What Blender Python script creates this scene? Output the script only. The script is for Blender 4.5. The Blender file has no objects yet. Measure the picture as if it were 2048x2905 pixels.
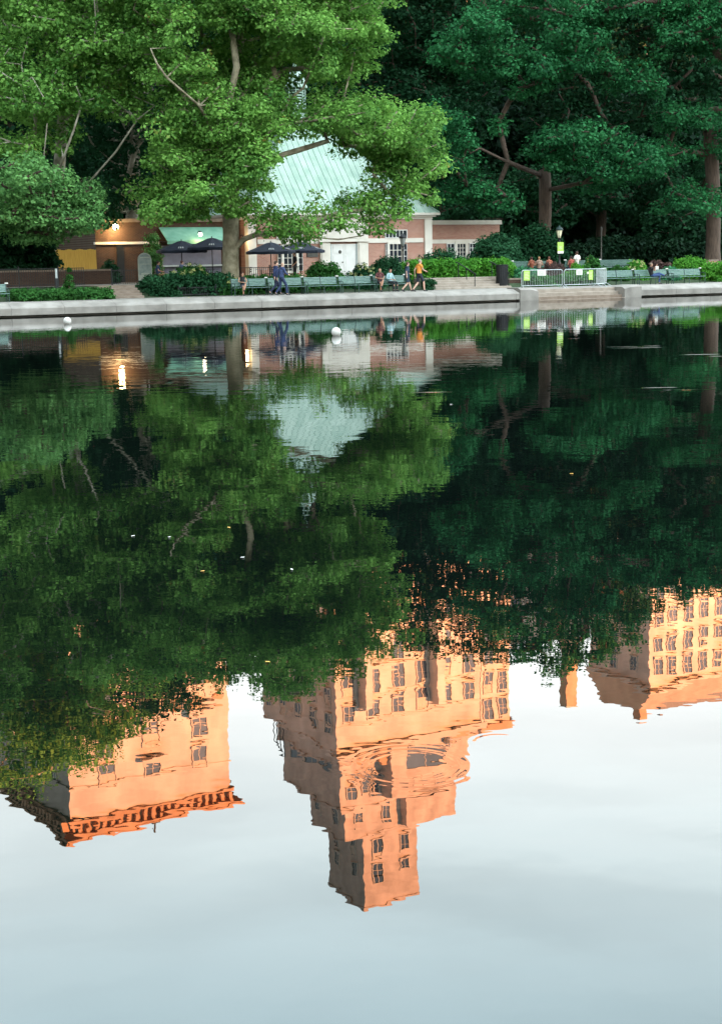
import bpy, bmesh, math, random
import numpy as np
from mathutils import Vector, Matrix
random.seed(7); rng = np.random.default_rng(7)
S = bpy.context.scene; COL = S.collection
# ------------------------------------------------------------------ camera
CH = 2.4; FPX = 4267.0; PW, PH = 2048, 2905
PIT = math.atan(713.5/FPX); ROLL = .017
fw = Vector((0, math.cos(PIT), -math.sin(PIT))); R0 = Vector((1,0,0)); U0 = Vector((0, math.sin(PIT), math.cos(PIT)))
CR = R0*math.cos(ROLL)-U0*math.sin(ROLL); CU = U0*math.cos(ROLL)+R0*math.sin(ROLL)
cam = bpy.data.objects.new('camera', bpy.data.cameras.new('camera')); COL.objects.link(cam)
cam.matrix_world = Matrix(((CR.x,CU.x,-fw.x,0),(CR.y,CU.y,-fw.y,0),(CR.z,CU.z,-fw.z,CH),(0,0,0,1)))
cam.data.sensor_fit = 'VERTICAL'; cam.data.sensor_height = 36; cam.data.lens = FPX/PH*36
cam.data.clip_start = .1; cam.data.clip_end = 5000
S.camera = cam
# ------------------------------------------------------------------ world, sun, exposure
SUN_AZ = math.radians(55); SUN_EL = math.radians(7)          # behind the camera, to the right
sd = Vector((math.sin(SUN_AZ)*math.cos(SUN_EL), -math.cos(SUN_AZ)*math.cos(SUN_EL), math.sin(SUN_EL)))
wd = bpy.data.worlds.new('World'); S.world = wd; wd.use_nodes = True
nt = wd.node_tree; nt.nodes.clear()
def N(t, **k):
    n = nt.nodes.new(t)
    for a, b in k.items(): setattr(n, a, b)
    return n
sky = N('ShaderNodeTexSky', sky_type='NISHITA', sun_disc=False, sun_elevation=SUN_EL, sun_rotation=math.atan2(sd.x, sd.y))
b1 = N('ShaderNodeBackground'); b1.inputs[1].default_value = .05
nt.links.new(sky.outputs[0], b1.inputs[0])
b2 = N('ShaderNodeBackground'); b2.inputs[1].default_value = .80
tc = N('ShaderNodeTexCoord'); mp = N('ShaderNodeMapping'); mp.inputs['Scale'].default_value = (1.0, 1.2, 7)
nz = N('ShaderNodeTexNoise'); nz.inputs['Scale'].default_value = 1.6; nz.inputs['Detail'].default_value = 6; nz.inputs['Distortion'].default_value = .4
nt.links.new(tc.outputs['Generated'], mp.inputs[0]); nt.links.new(mp.outputs[0], nz.inputs['Vector'])
cr = N('ShaderNodeValToRGB'); cr.color_ramp.elements[0].position = .36; cr.color_ramp.elements[0].color = (.76,.76,.76,1)
cr.color_ramp.elements[1].position = .62; cr.color_ramp.elements[1].color = (1,1,1,1)
nt.links.new(nz.outputs[0], cr.inputs[0])
# cloud sheet: warm white low down, bluer higher up
sx = N('ShaderNodeSeparateXYZ'); nt.links.new(tc.outputs['Generated'], sx.inputs[0])
c2 = N('ShaderNodeValToRGB'); e = c2.color_ramp.elements
e[0].position = .20; e[0].color = (.80,.80,.78,1); e[1].position = .56; e[1].color = (.52,.60,.66,1)
for ps, cc in ((.30,(.83,.86,.85)),(.38,(.87,1.0,1.02)),(.48,(.88,1.16,1.26))):
    e2 = c2.color_ramp.elements.new(ps); e2.color = (*cc,1)
nt.links.new(sx.outputs[2], c2.inputs[0]); nt.links.new(c2.outputs[0], b2.inputs[0])
# cloud brightness cut towards the unseen left rear to darken the buildings' left faces
dp = N('ShaderNodeVectorMath', operation='DOT_PRODUCT'); dp.inputs[1].default_value = (-.92,-.39,0); nt.links.new(tc.outputs['Generated'], dp.inputs[0])
mr = N('ShaderNodeMapRange'); mr.inputs['From Min'].default_value = 0; mr.inputs['From Max'].default_value = .7; mr.inputs['To Min'].default_value = .84; mr.inputs['To Max'].default_value = .24
nt.links.new(dp.outputs['Value'], mr.inputs[0]); nt.links.new(mr.outputs[0], b2.inputs[1])
ms = N('ShaderNodeMixShader'); wo = N('ShaderNodeOutputWorld')
nt.links.new(cr.outputs[0], ms.inputs[0]); nt.links.new(b1.outputs[0], ms.inputs[1]); nt.links.new(b2.outputs[0], ms.inputs[2])
nt.links.new(ms.outputs[0], wo.inputs[0])
sl = bpy.data.lights.new('sun', 'SUN'); sl.energy = 5.0; sl.angle = math.radians(.5); sl.color = (1,.385,.14)
so = bpy.data.objects.new('sun', sl); COL.objects.link(so); so.rotation_euler = (-sd).to_track_quat('-Z','Y').to_euler(); so.location = sd*200
S.view_settings.view_transform = 'Standard'; S.view_settings.look = 'None'
S.view_settings.exposure = 3.12; S.view_settings.gamma = 1
S.render.engine = 'CYCLES'
S.cycles.max_bounces = 5; S.cycles.diffuse_bounces = 2; S.cycles.transmission_bounces = 3; S.cycles.transparent_max_bounces = 6
S.cycles.caustics_reflective = False; S.cycles.caustics_refractive = False
# ------------------------------------------------------------------ bank frame: u along the bank, v inland
AL = math.radians(27.45); EA = Vector((math.cos(AL), math.sin(AL), 0)); NA = Vector((-math.sin(AL), math.cos(AL), 0))
OA = Vector((-16.98, 72.01, 0))
def Wp(u, v, z=0): return OA+EA*u+NA*v+Vector((0,0,z))
def rayd(x, y, mir=False):
    d = CR*((x-PW/2)/FPX)+CU*((PH/2-y)/FPX)+fw
    return Vector((d.x, d.y, -d.z)) if mir else d
def PV(x, y, v):                      # where the ray of a photo point meets the upright plane v; y > 1000 = seen mirrored
    mir = y > 1000
    d = rayd(x, y, mir); c = Vector((0,0,-CH if mir else CH))
    t = (v-(c-OA).dot(NA))/d.dot(NA); p = c+d*t
    return (p-OA).dot(EA), p.z, t
def PU(x, v, y=780): return PV(x, y, v)[0]
def PZ(x, y, v): return PV(x, y, v)[1]
# ------------------------------------------------------------------ materials
def mat(name, col, rough=.7, var=0, vscale=3, bump=0, bscale=20, metal=0, col2=None, emit=None, es=0, spec=.4, brick=None, stretch=None):
    m = bpy.data.materials.new(name); m.use_nodes = True; t = m.node_tree; p = t.nodes['Principled BSDF']
    p.inputs['Base Color'].default_value = (*col, 1); p.inputs['Roughness'].default_value = rough
    p.inputs['Metallic'].default_value = metal; p.inputs['Specular IOR Level'].default_value = spec
    tc = t.nodes.new('ShaderNodeTexCoord'); src = tc.outputs['Object']
    if stretch:
        mpn = t.nodes.new('ShaderNodeMapping'); mpn.inputs['Scale'].default_value = stretch
        t.links.new(src, mpn.inputs[0]); src = mpn.outputs[0]
    cout = None
    if brick:
        b = t.nodes.new('ShaderNodeTexBrick'); mpn = t.nodes.new('ShaderNodeMapping')
        mpn.inputs['Rotation'].default_value = (math.radians(90),0,0) 
        t.links.new(tc.outputs['Object'], mpn.inputs[0]); t.links.new(mpn.outputs[0], b.inputs['Vector'])
        b.inputs['Color1'].default_value = (*col,1); b.inputs['Color2'].default_value = (*(col2 or col),1); b.inputs['Mortar'].default_value = (*brick,1)
        b.inputs['Scale'].default_value = 1; b.inputs['Brick Width'].default_value = .22; b.inputs['Row Height'].default_value = .075; b.inputs['Mortar Size'].default_value = .008
        cout = b.outputs[0]
    if var or col2 and not brick:
        n = t.nodes.new('ShaderNodeTexNoise'); n.inputs['Scale'].default_value = vscale; n.inputs['Detail'].default_value = 6
        t.links.new(src, n.inputs['Vector'])
        r = t.nodes.new('ShaderNodeValToRGB'); r.color_ramp.elements[0].position = .32; r.color_ramp.elements[1].position = .68
        if cout is None:
            a = col; b_ = col2 or tuple(min(1, c*(1+var)) for c in col)
            a = tuple(c*(1-var) for c in col) if not col2 else col
            r.color_ramp.elements[0].color = (*a,1); r.color_ramp.elements[1].color = (*b_,1)
            t.links.new(n.outputs[0], r.inputs[0]); cout = r.outputs[0]
        else:
            r.color_ramp.elements[0].color = (1-var,)*3+(1,); r.color_ramp.elements[1].color = (1,1,1,1)
            t.links.new(n.outputs[0], r.inputs[0])
            mx = t.nodes.new('ShaderNodeMix'); mx.data_type = 'RGBA'; mx.blend_type = 'MULTIPLY'; mx.inputs[0].default_value = 1
            t.links.new(cout, mx.inputs[6]); t.links.new(r.outputs[0], mx.inputs[7]); cout = mx.outputs[2]
    if cout is not None: t.links.new(cout, p.inputs['Base Color'])
    if bump:
        n = t.nodes.new('ShaderNodeTexNoise'); n.inputs['Scale'].default_value = bscale; n.inputs['Detail'].default_value = 4
        t.links.new(src, n.inputs['Vector'])
        bp = t.nodes.new('ShaderNodeBump'); bp.inputs['Distance'].default_value = bump; bp.inputs['Strength'].default_value = 1
        t.links.new(n.outputs[0], bp.inputs['Height']); t.links.new(bp.outputs[0], p.inputs['Normal'])
    if emit: p.inputs['Emission Color'].default_value = (*emit,1); p.inputs['Emission Strength'].default_value = es
    return m
def leafmat(name, dark, light, trans=.35, yellow=None):
    m = bpy.data.materials.new(name); m.use_nodes = True; t = m.node_tree; t.nodes.clear()
    at = t.nodes.new('ShaderNodeAttribute'); at.attribute_name = 'leafvar'
    r = t.nodes.new('ShaderNodeValToRGB'); r.color_ramp.elements[0].color = (*dark,1); r.color_ramp.elements[1].color = (*light,1)
    if yellow:
        r.color_ramp.elements[1].position = .93
        q = r.color_ramp.elements.new(.985); q.color = (*yellow,1)
    t.links.new(at.outputs['Fac'], r.inputs[0])
    d = t.nodes.new('ShaderNodeBsdfDiffuse'); tr = t.nodes.new('ShaderNodeBsdfTranslucent'); g = t.nodes.new('ShaderNodeBsdfGlossy')
    g.inputs['Roughness'].default_value = .45; g.inputs['Color'].default_value = (.8,.9,1,1)
    t.links.new(r.outputs[0], d.inputs[0]); t.links.new(r.outputs[0], tr.inputs[0])
    a = t.nodes.new('ShaderNodeMixShader'); a.inputs[0].default_value = trans
    b = t.nodes.new('ShaderNodeMixShader'); b.inputs[0].default_value = .006
    o = t.nodes.new('ShaderNodeOutputMaterial')
    t.links.new(d.outputs[0], a.inputs[1]); t.links.new(tr.outputs[0], a.inputs[2])
    t.links.new(a.outputs[0], b.inputs[1]); t.links.new(g.outputs[0], b.inputs[2]); t.links.new(b.outputs[0], o.inputs[0])
    return m
M = dict(
 earth = mat('earth', (.035,.03,.02), .95, col2=(.06,.05,.035), vscale=1.5, bump=.05, bscale=4),
 paving = mat('paving', (.20,.185,.16), .85, col2=(.30,.28,.25), vscale=.8, bump=.004, bscale=40),
 rim = mat('rim', (.185,.17,.15), .85, col2=(.30,.28,.25), vscale=1.3, bump=.006, bscale=30),
 rimdark = mat('rimdark', (.03,.032,.03), .6, var=.3),
 step = mat('step', (.24,.20,.16), .85, col2=(.34,.29,.24), vscale=2.2),
 stepside = mat('stepside', (.16,.12,.09), .9, col2=(.24,.19,.15), vscale=3),
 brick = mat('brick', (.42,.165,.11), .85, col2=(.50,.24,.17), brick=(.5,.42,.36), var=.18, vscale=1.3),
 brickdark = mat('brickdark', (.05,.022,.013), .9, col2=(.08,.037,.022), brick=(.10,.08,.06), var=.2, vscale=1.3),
 stone = mat('stone', (.66,.61,.53), .75, col2=(.78,.73,.65), vscale=1.2),
 whitepaint = mat('whitepaint', (.72,.71,.68), .5, col2=(.80,.79,.76), vscale=2),
 copper = mat('copper', (.27,.40,.32), .6, col2=(.42,.54,.45), vscale=.9, stretch=(1.4,1.4,.2)),
 copperseam = mat('copperseam', (.30,.44,.36), .6, var=.1),
 awning = mat('awning', (.12,.34,.23), .6, col2=(.22,.46,.33), vscale=2),
 shutter = mat('shutter', (.20,.20,.26), .5, var=.1, metal=.2),
 glassdark = mat('glassdark', (.03,.035,.045), .08, spec=.8),
 glassblue = mat('glassblue', (.08,.10,.13), .10, spec=.9, var=.3, vscale=.3),
 blind = mat('blind', (.55,.45,.36), .7, var=.1),
 darkmetal = mat('darkmetal', (.018,.020,.022), .45, var=.2, metal=.3),
 bronze = mat('bronze', (.07,.065,.055), .5, var=.2),
 galv = mat('galv', (.45,.50,.50), .4, var=.12, metal=.5, vscale=8),
 benchgreen = mat('benchgreen', (.07,.14,.12), .55, col2=(.16,.25,.22), vscale=5, stretch=(.6,5,5)),
 benchframe = mat('benchframe', (.02,.045,.04), .5, var=.2),
 cap = mat('cap', (.62,.60,.55), .7, var=.08),
 umbrella = mat('umbrella', (.012,.018,.035), .8, var=.2),
 umbrellaprint = mat('umbrellaprint', (.42,.43,.42), .8),
 wood = mat('wood', (.50,.27,.04), .7, col2=(.64,.38,.07), vscale=3, stretch=(6,1,.5)),
 bark = mat('bark', (.13,.11,.065), .9, col2=(.34,.30,.21), vscale=2.6, bump=.02, bscale=8),
 barkpale = mat('barkpale', (.20,.18,.13), .9, col2=(.42,.39,.32), vscale=2.0, bump=.02, bscale=8),
 barkdark = mat('barkdark', (.055,.038,.028), .95, col2=(.11,.075,.055), vscale=3, bump=.03, bscale=6, stretch=(3,3,.5)),
 lime = mat('lime', (.36,.58,.10), .5, var=.05),
 paper = mat('paper', (.78,.74,.68), .6, var=.03),
 ink = mat('ink', (.12,.14,.12), .6),
 limepale = mat('limepale', (.62,.74,.42), .6),
 board = mat('board', (.07,.10,.09), .4, col2=(.15,.18,.16), vscale=5),
 boardlight = mat('boardlight', (.20,.22,.18), .5, var=.15, vscale=9),
 buoy = mat('buoy', (.55,.54,.50), .35, var=.05),
 rubber = mat('rubber', (.02,.02,.022), .7, var=.2),
 lampglass = mat('lampglass', (.75,.72,.50), .3, emit=(.95,.90,.60), es=.018),
 lampdim = mat('lampdim', (.30,.32,.30), .3),
 glow = mat('glow', (1,.85,.5), .3, emit=(1,.70,.30), es=9),
 glow2 = mat('glow2', (1,.95,.8), .3, emit=(1,.86,.60), es=2.2),
 lime_stone = mat('lime_stone', (.46,.385,.33), .85, col2=(.70,.60,.52), vscale=.32),
 lime_trim = mat('lime_trim', (.56,.47,.39), .8, var=.08, vscale=.4),
 terracotta = mat('terracotta', (.46,.26,.15), .85, col2=(.60,.36,.22), vscale=.5),
 brick_tower = mat('brick_tower', (.42,.335,.28), .85, col2=(.66,.53,.45), vscale=.55),
 roofgrey = mat('roofgrey', (.22,.20,.19), .8, var=.15),
 sun_block_terrain = mat('sun_block_terrain', (.03,.05,.02), .95, col2=(.05,.08,.03), vscale=.05),
 grass = mat('grass', (.018,.035,.012), .95, col2=(.03,.055,.018), vscale=2, bump=.03, bscale=12),
 flag = mat('flagpole', (.5,.5,.48), .4, metal=.4),
)
SKIN = {'tan': mat('skin_tan', (.42,.22,.14), .55), 'pale': mat('skin_pale', (.58,.36,.27), .55), 'brown': mat('skin_brown', (.22,.11,.07), .55)}
CL = {}
def cloth(c):
    if c not in CL: CL[c] = mat('cloth', c, .85, var=.12, vscale=9)
    return CL[c]
LF = dict(
 plane = leafmat('plane_leaf', (.032,.118,.020), (.250,.50,.105), .38, yellow=(.22,.17,.04)),
 plane2 = leafmat('plane_leaf_deep', (.030,.110,.030), (.200,.43,.130), .35, yellow=(.20,.16,.04)),
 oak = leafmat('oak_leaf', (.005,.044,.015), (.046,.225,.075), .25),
 darkshade = leafmat('dark_shade_leaf', (.007,.032,.012), (.022,.085,.034), .22),  # darker leaf copy; the shade of the rear crowns is put into its colour
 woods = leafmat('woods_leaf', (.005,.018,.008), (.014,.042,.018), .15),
 shrub = leafmat('shrub_leaf', (.018,.080,.016), (.07,.22,.05), .3),
 bright = leafmat('bright_leaf', (.04,.17,.02), (.13,.38,.045), .35),
 darkshrub = leafmat('dark_shrub_leaf', (.012,.055,.022), (.035,.12,.05), .25),
 purple = leafmat('purple_leaf', (.06,.035,.035), (.16,.10,.08), .25),
 cream = leafmat('cream_flower', (.45,.50,.16), (.62,.62,.34), .3),
 bluegreen = leafmat('blue_green_leaf', (.03,.15,.06), (.09,.30,.14), .3),
)
# ------------------------------------------------------------------ helpers
class MB:
    def __init__(s): s.v = []; s.f = []
    def add(s, vs, fs):
        o = len(s.v); s.v += [tuple(x) for x in vs]; s.f += [tuple(i+o for i in q) for q in fs]; return s
    def box(s, x0, x1, y0, y1, z0, z1, rot=0, piv=None):
        vs = [(x,y,z) for z in (z0,z1) for x,y in ((x0,y0),(x1,y0),(x1,y1),(x0,y1))]
        if rot:
            px, py = piv or ((x0+x1)/2,(y0+y1)/2); c, q = math.cos(rot), math.sin(rot)
            vs = [(px+(x-px)*c-(y-py)*q, py+(x-px)*q+(y-py)*c, z) for x,y,z in vs]
        return s.add(vs, [(0,3,2,1),(4,5,6,7),(0,1,5,4),(1,2,6,5),(2,3,7,6),(3,0,4,7)])
    def bevbox(s, x0, x1, y0, y1, z0, z1, b=.02):
        r = [(x0,y0,x1,y1,z0,0),(x0,y0,x1,y1,z1-b,0),(x0+b,y0+b,x1-b,y1-b,z1,0)]
        vs = [];
        for a0,b0,a1,b1_,z,_ in r: vs += [(a0,b0,z),(a1,b0,z),(a1,b1_,z),(a0,b1_,z)]
        fs = [(0,3,2,1),(8,9,10,11)]
        for k in (0,4):
            for i in range(4): fs.append((k+i,k+(i+1)%4,k+4+(i+1)%4,k+4+i))
        return s.add(vs, fs)
    def tube(s, pts, rad, n=8, caps=True):
        pts = [Vector(p) for p in pts]; rad = rad if isinstance(rad,(list,tuple)) else [rad]*len(pts)
        vs = []; fs = []; prev = None
        for i, p in enumerate(pts):
            d = (pts[min(i+1,len(pts)-1)]-pts[max(i-1,0)]).normalized()
            a = prev if prev is not None else (Vector((1,0,0)) if abs(d.x) < .8 else Vector((0,1,0)))
            a = (a-d*a.dot(d)).normalized(); prev = a; b = d.cross(a)
            for k in range(n):
                t = 2*math.pi*k/n; vs.append(p+(a*math.cos(t)+b*math.sin(t))*rad[i])
        for i in range(len(pts)-1):
            for k in range(n): fs.append((i*n+k, i*n+(k+1)%n, (i+1)*n+(k+1)%n, (i+1)*n+k))
        if caps: fs.append(tuple(range(n))[::-1]); fs.append(tuple((len(pts)-1)*n+k for k in range(n)))
        return s.add(vs, fs)
    def lathe(s, prof, n=12, cx=0, cy=0, squash=1):
        vs = []; fs = []
        for r, z in prof:
            for k in range(n):
                t = 2*math.pi*(k+.5)/n; vs.append((cx+r*math.cos(t), cy+r*math.sin(t)*squash, z))
        for i in range(len(prof)-1):
            for k in range(n): fs.append((i*n+k, i*n+(k+1)%n, (i+1)*n+(k+1)%n, (i+1)*n+k))
        fs.append(tuple(range(n))[::-1]); fs.append(tuple((len(prof)-1)*n+k for k in range(n)))
        return s.add(vs, fs)
    def ball(s, c, r, seg=12, rings=8):
        if not isinstance(r,(tuple,list)): r = (r,r,r)
        vs = [(c[0],c[1],c[2]-r[2])]; fs = []
        for i in range(1, rings):
            a = math.pi*i/rings
            for k in range(seg):
                t = 2*math.pi*k/seg; vs.append((c[0]+r[0]*math.sin(a)*math.cos(t), c[1]+r[1]*math.sin(a)*math.sin(t), c[2]-r[2]*math.cos(a)))
        vs.append((c[0],c[1],c[2]+r[2])); T = len(vs)-1
        for k in range(seg):
            fs.append((0,1+(k+1)%seg,1+k)); fs.append((T,1+(rings-2)*seg+k,1+(rings-2)*seg+(k+1)%seg))
        for i in range(rings-2):
            for k in range(seg): fs.append((1+i*seg+k,1+i*seg+(k+1)%seg,1+(i+1)*seg+(k+1)%seg,1+(i+1)*seg+k))
        return s.add(vs, fs)
    def prism(s, prof, x0, x1):          # prof: (y,z) closed outline, run along x
        n = len(prof); vs = [(x0,y,z) for y,z in prof]+[(x1,y,z) for y,z in prof]
        return s.add(vs, [tuple(range(n)), tuple(range(n,2*n))[::-1]]+[(i,n+i,n+(i+1)%n,(i+1)%n) for i in range(n)])
    def build(s, name, m, parent=None, smooth=False):
        me = bpy.data.meshes.new(name); me.from_pydata(s.v, [], s.f); me.update()
        bm = bmesh.new(); bm.from_mesh(me); bmesh.ops.recalc_face_normals(bm, faces=bm.faces); bm.to_mesh(me); bm.free()
        if smooth: me.polygons.foreach_set('use_smooth', [True]*len(me.polygons))
        me.materials.append(m); o = bpy.data.objects.new(name, me); COL.objects.link(o)
        if parent: o.parent = parent
        return o
def tag(o, label=None, cat=None, group=None, kind=None):
    if label: o['label'] = label
    if cat: o['category'] = cat
    if group: o['group'] = group
    if kind: o['kind'] = kind
    return o
def thing(name, label, cat, loc, rz=AL, group=None):
    o = bpy.data.objects.new(name, None); COL.objects.link(o); o.location = loc; o.rotation_euler = (0,0,rz); o.empty_display_size = .2
    return tag(o, label, cat, group)
def place(o, loc, rz=AL): o.location = loc; o.rotation_euler = (0,0,rz); return o
def dup(root, loc, rz=AL, label=None, group=None):
    r = root.copy(); COL.objects.link(r); r.location = loc; r.rotation_euler = (0,0,rz)
    if label: r['label'] = label
    if group: r['group'] = group
    for ch in list(root.children):
        c = ch.copy(); COL.objects.link(c); c.parent = r
        for g in ch.children:
            d = g.copy(); COL.objects.link(d); d.parent = c
    return r
def leaves(name, cen, rad, per, size, m, parent=None, flat=.62, seed=1, up=.55, hollow=.45):
    """leaf-sized folded quads scattered through clumps; cen (N,3), rad (N,)"""
    g = np.random.default_rng(seed); cen = np.asarray(cen,float); rad = np.asarray(rad,float); n = len(cen)*per
    c = np.repeat(cen, per, 0); r = np.repeat(rad, per)
    d = g.normal(size=(n,3)); d /= np.linalg.norm(d,axis=1)[:,None]
    k = hollow+(1-hollow)*g.random(n)**.8
    lump = 1+.25*np.sin(3.1*d[:,0]*4+c[:,0])*np.cos(2.7*d[:,1]*4+c[:,1])
    p = c+d*(r*k*lump)[:,None]*np.array([1,1,flat]); p[:,2] -= .12*r*(d[:,0]**2+d[:,1]**2)
    p[:,2] -= .25*r*g.random(n)*(d[:,0]**2+d[:,1]**2)
    nn = d*.55+np.array([0,0,up])+g.normal(size=(n,3))*.45; nn /= np.linalg.norm(nn,axis=1)[:,None]
    t = np.cross(nn, g.normal(size=(n,3))); t /= np.linalg.norm(t,axis=1)[:,None]; b = np.cross(nn,t)
    s = size*(.6+.8*g.random(n))[:,None]
    V = np.stack([p-t*s*.5, p+b*s*.42+nn*s*.10, p+t*s*.55-nn*s*.08, p-b*s*.42+nn*s*.10], 1).reshape(-1,3)
    me = bpy.data.meshes.new(name); me.vertices.add(4*n); me.vertices.foreach_set('co', V.ravel())
    me.loops.add(4*n); me.loops.foreach_set('vertex_index', np.arange(4*n,dtype=np.int32))
    me.polygons.add(n); me.polygons.foreach_set('loop_start', np.arange(0,4*n,4,dtype=np.int32))
    me.update(calc_edges=True)
    cv = np.repeat(g.random(len(cen)), per)*.5+g.random(n)*.5
    at = me.attributes.new('leafvar','FLOAT','POINT'); at.data.foreach_set('value', np.repeat(cv,4).astype(np.float32))
    me.materials.append(m); o = bpy.data.objects.new(name, me); COL.objects.link(o)
    if parent: o.parent = parent
    return o
def blob_clumps(blobs, spacing, g, org=None, dens=1.0, grp=2.2, holes=()):
    """blobs: (x px, y px, v, rx px, ry px, depth m, n) -> clump centres in world coordinates"""
    out = []
    for x, y, v, rx, ry, rd, n in blobs:
        u, z, t = PV(x, y, v); sx_ = rx*t/FPX/math.cos(AL)*.95; sz = ry*t/FPX
        n = max(3, int(n*dens)); sub = []; big = min(grp, sx_*.8, sz*1.1)
        for _ in range(max(1, int(n/8))):
            d = g.normal(size=3); d /= np.linalg.norm(d); k = .3+.5*g.random()**.6; sub.append((d[0]*k*sx_, d[1]*k*rd, d[2]*k*sz))
        for _ in range(n*5):
            c_ = sub[int(g.integers(len(sub)))]; d = g.normal(size=3); d /= np.linalg.norm(d)
            if d[2] < -.3: continue
            k = (.55+.5*g.random())*big; q = np.array([u+c_[0]+d[0]*k, v+c_[1]+d[1]*k, z+c_[2]+d[2]*k*.72])
            if ((q[0]-u)/sx_)**2+((q[1]-v)/rd)**2+((q[2]-z)/sz)**2 > 1.15: continue
            if q[2] < .9: continue
            if holes:
                W3 = Wp(*q)-Vector((0,0,CH)); dd = W3.dot(fw); px = PW/2+FPX*W3.dot(CR)/dd; py = PH/2-FPX*W3.dot(CU)/dd
                if any(((px-hx)/(hrx+34))**2+((py-hy)/(hry+26))**2 < 1 for hx,hy,hrx,hry in holes): continue
            if all((abs(q-o)).max() > spacing*.5 and np.linalg.norm(q-o) > spacing for o in out[-160:]): out.append(q)
            n -= 1
            if n <= 0: break
    W_ = np.array([list(Wp(*q)) for q in out])
    return W_
def skeleton(base, top, r0, cents, extra=(), tip=.02, g=None, sag=.08, pw=2.3, rmax=None):
    """trunk from base to top, then every clump centre joined to the nearest branch; pipe-model radii"""
    P = []; par = []
    b, t = np.array(base,float), np.array(top,float); K = 7
    for i in range(K):
        f = i/(K-1); q = b*(1-f)+t*f; q = q+np.array([math.sin(f*3)*.18, math.cos(f*4)*.12, 0])*(f>0)
        P.append(q); par.append(i-1)
    for pl in extra:
        pl = [np.array(q,float) for q in pl]; A = np.array(P); last = int(np.argmin(((A-pl[0])**2).sum(1)))
        for q in pl: P.append(q); par.append(last); last = len(P)-1
    ctr = t
    order = np.argsort(((cents-ctr)**2).sum(1))
    for ci in order:
        c = cents[ci]; A = np.array(P[2:]); dv = A-c; dist = np.sqrt((dv**2).sum(1))
        pen = np.where(A[:,2] > c[2]+.3, 1.6, 1.0); last = int(np.argmin(dist*pen))+2
        s0 = P[last]; L = np.linalg.norm(c-s0); m_ = max(1,int(L/1.3))
        j = g.normal(size=3)*L*.06
        for i in range(1,m_+1):
            f = i/m_; q = s0*(1-f)+c*f; q = q+j*math.sin(math.pi*f); q[2] += math.sin(math.pi*f)*L*sag
            P.append(q); par.append(last); last = len(P)-1
    n = len(P); rr = np.full(n, 0.); child = np.zeros(n,int)
    for i in range(n): 
        if par[i] >= 0: child[par[i]] += 1
    acc = np.zeros(n)
    for i in range(n-1,-1,-1):
        if acc[i] == 0: acc[i] = tip**pw
        if par[i] >= 0: acc[par[i]] += acc[i]
    rr = acc**(1/pw); rr *= 1.0; sc = r0/rr[0]; rr = np.where(rr*sc > tip, np.minimum(rr*sc, r0), tip)
    mb = MB(); P = [Vector(q) for q in P]
    rr[K:] = np.minimum(rr[K:], r0*.40)
    rr[0] = r0*1.35
    kids = [[] for _ in range(n)]
    for i in range(n):
        if par[i] >= 0: kids[par[i]].append(i)
    for i in range(n):
        for k_ in kids[i]:
            if i != 0 and k_ != max(kids[i], key=lambda a: rr[a]) or i == 0:
                ch = [i, k_]
                while kids[ch[-1]]: ch.append(max(kids[ch[-1]], key=lambda a: rr[a]))
                rad = [min(rr[ch[0]], rr[ch[1]]*1.25)]+[rr[c] for c in ch[1:]]
                if i == 0: rad[0] = rr[0]
                mb.tube([P[c] for c in ch], rad, 10 if rad[1] > .15 else 5, caps=False)
    return mb
def tree(name, label, bx, by, v, r0, top, blobs, leafm, barkm, per=120, crad=(1.0,1.5), lsize=.26, spacing=1.0, seed=1, extra=(), flat=.62, group=None, zb=None, trunk_name='trunk', dens=1.0, grp=2.2, holes=()):
    g = np.random.default_rng(seed); u, z, _ = PV(bx, by, v); z = zb if zb is not None else min(z, 1.2)
    base = Wp(u, v, z); c = blob_clumps(blobs, spacing, g, dens=dens, grp=grp, holes=holes)
    root = thing(name, label, 'tree', base, 0, group)
    tu, tz, _ = PV(top[0], top[1], top[2]); tp = Wp(tu, top[2], tz)
    ex = [[list(Wp(PV(x,y,vv)[0], vv, PV(x,y,vv)[1])) for x,y,vv in pl] for pl in extra]
    mb = skeleton(list(base-Vector((0,0,.3))), list(tp), r0, c, ex, g=g)
    mb.v = [tuple(Vector(q)-base) for q in mb.v]
    mb.build(trunk_name, barkm, root, smooth=True)
    rad = crad[0]+(crad[1]-crad[0])*g.random(len(c))
    leaves('crown', c-np.array(list(base)), rad, per, lsize, leafm, root, flat=flat+.12, seed=seed+100)
    return root
exec_order = 0
# ------------------------------------------------------------------ setting: ground, water, added sun-blocking ridge
TZ = 1.25; PZL = .60
prof = [(-2500,.6),(-90,.6),(-80,.4),(-79,-1.2),(1.46,-1.2),(1.5,.57),(6.2,.58),(9.6,TZ-.02),(26,TZ),(45,3.2),(75,4.5),(110,5.0),(2500,6)]
us = [-2500,-400,-150,-60,-30,0,20,40,60,90,150,400,2500]
gm = MB(); vs = [tuple(Wp(u,v,z)) for v,z in prof for u in us]; nu = len(us)
gm.add(vs, [(j*nu+i,j*nu+i+1,(j+1)*nu+i+1,(j+1)*nu+i) for j in range(len(prof)-1) for i in range(nu-1)])
tag(gm.build('ground', M['grass']), kind='structure')
pth = MB()
pth.add([(-150,.99,PZL),(150,.99,PZL),(150,6.0,PZL+.01),(-150,6.0,PZL+.01)], [(0,1,2,3)])
place(tag(pth.build('path', M['paving']), kind='structure'), OA)
tr = MB(); tr.add([(-40,9.6,TZ+.012),(90,9.6,TZ+.012),(90,21.5,TZ+.016),(-40,21.5,TZ+.016)], [(0,1,2,3)])
place(tag(tr.build('terrace_paving', M['paving']), kind='structure'), OA)
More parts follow.
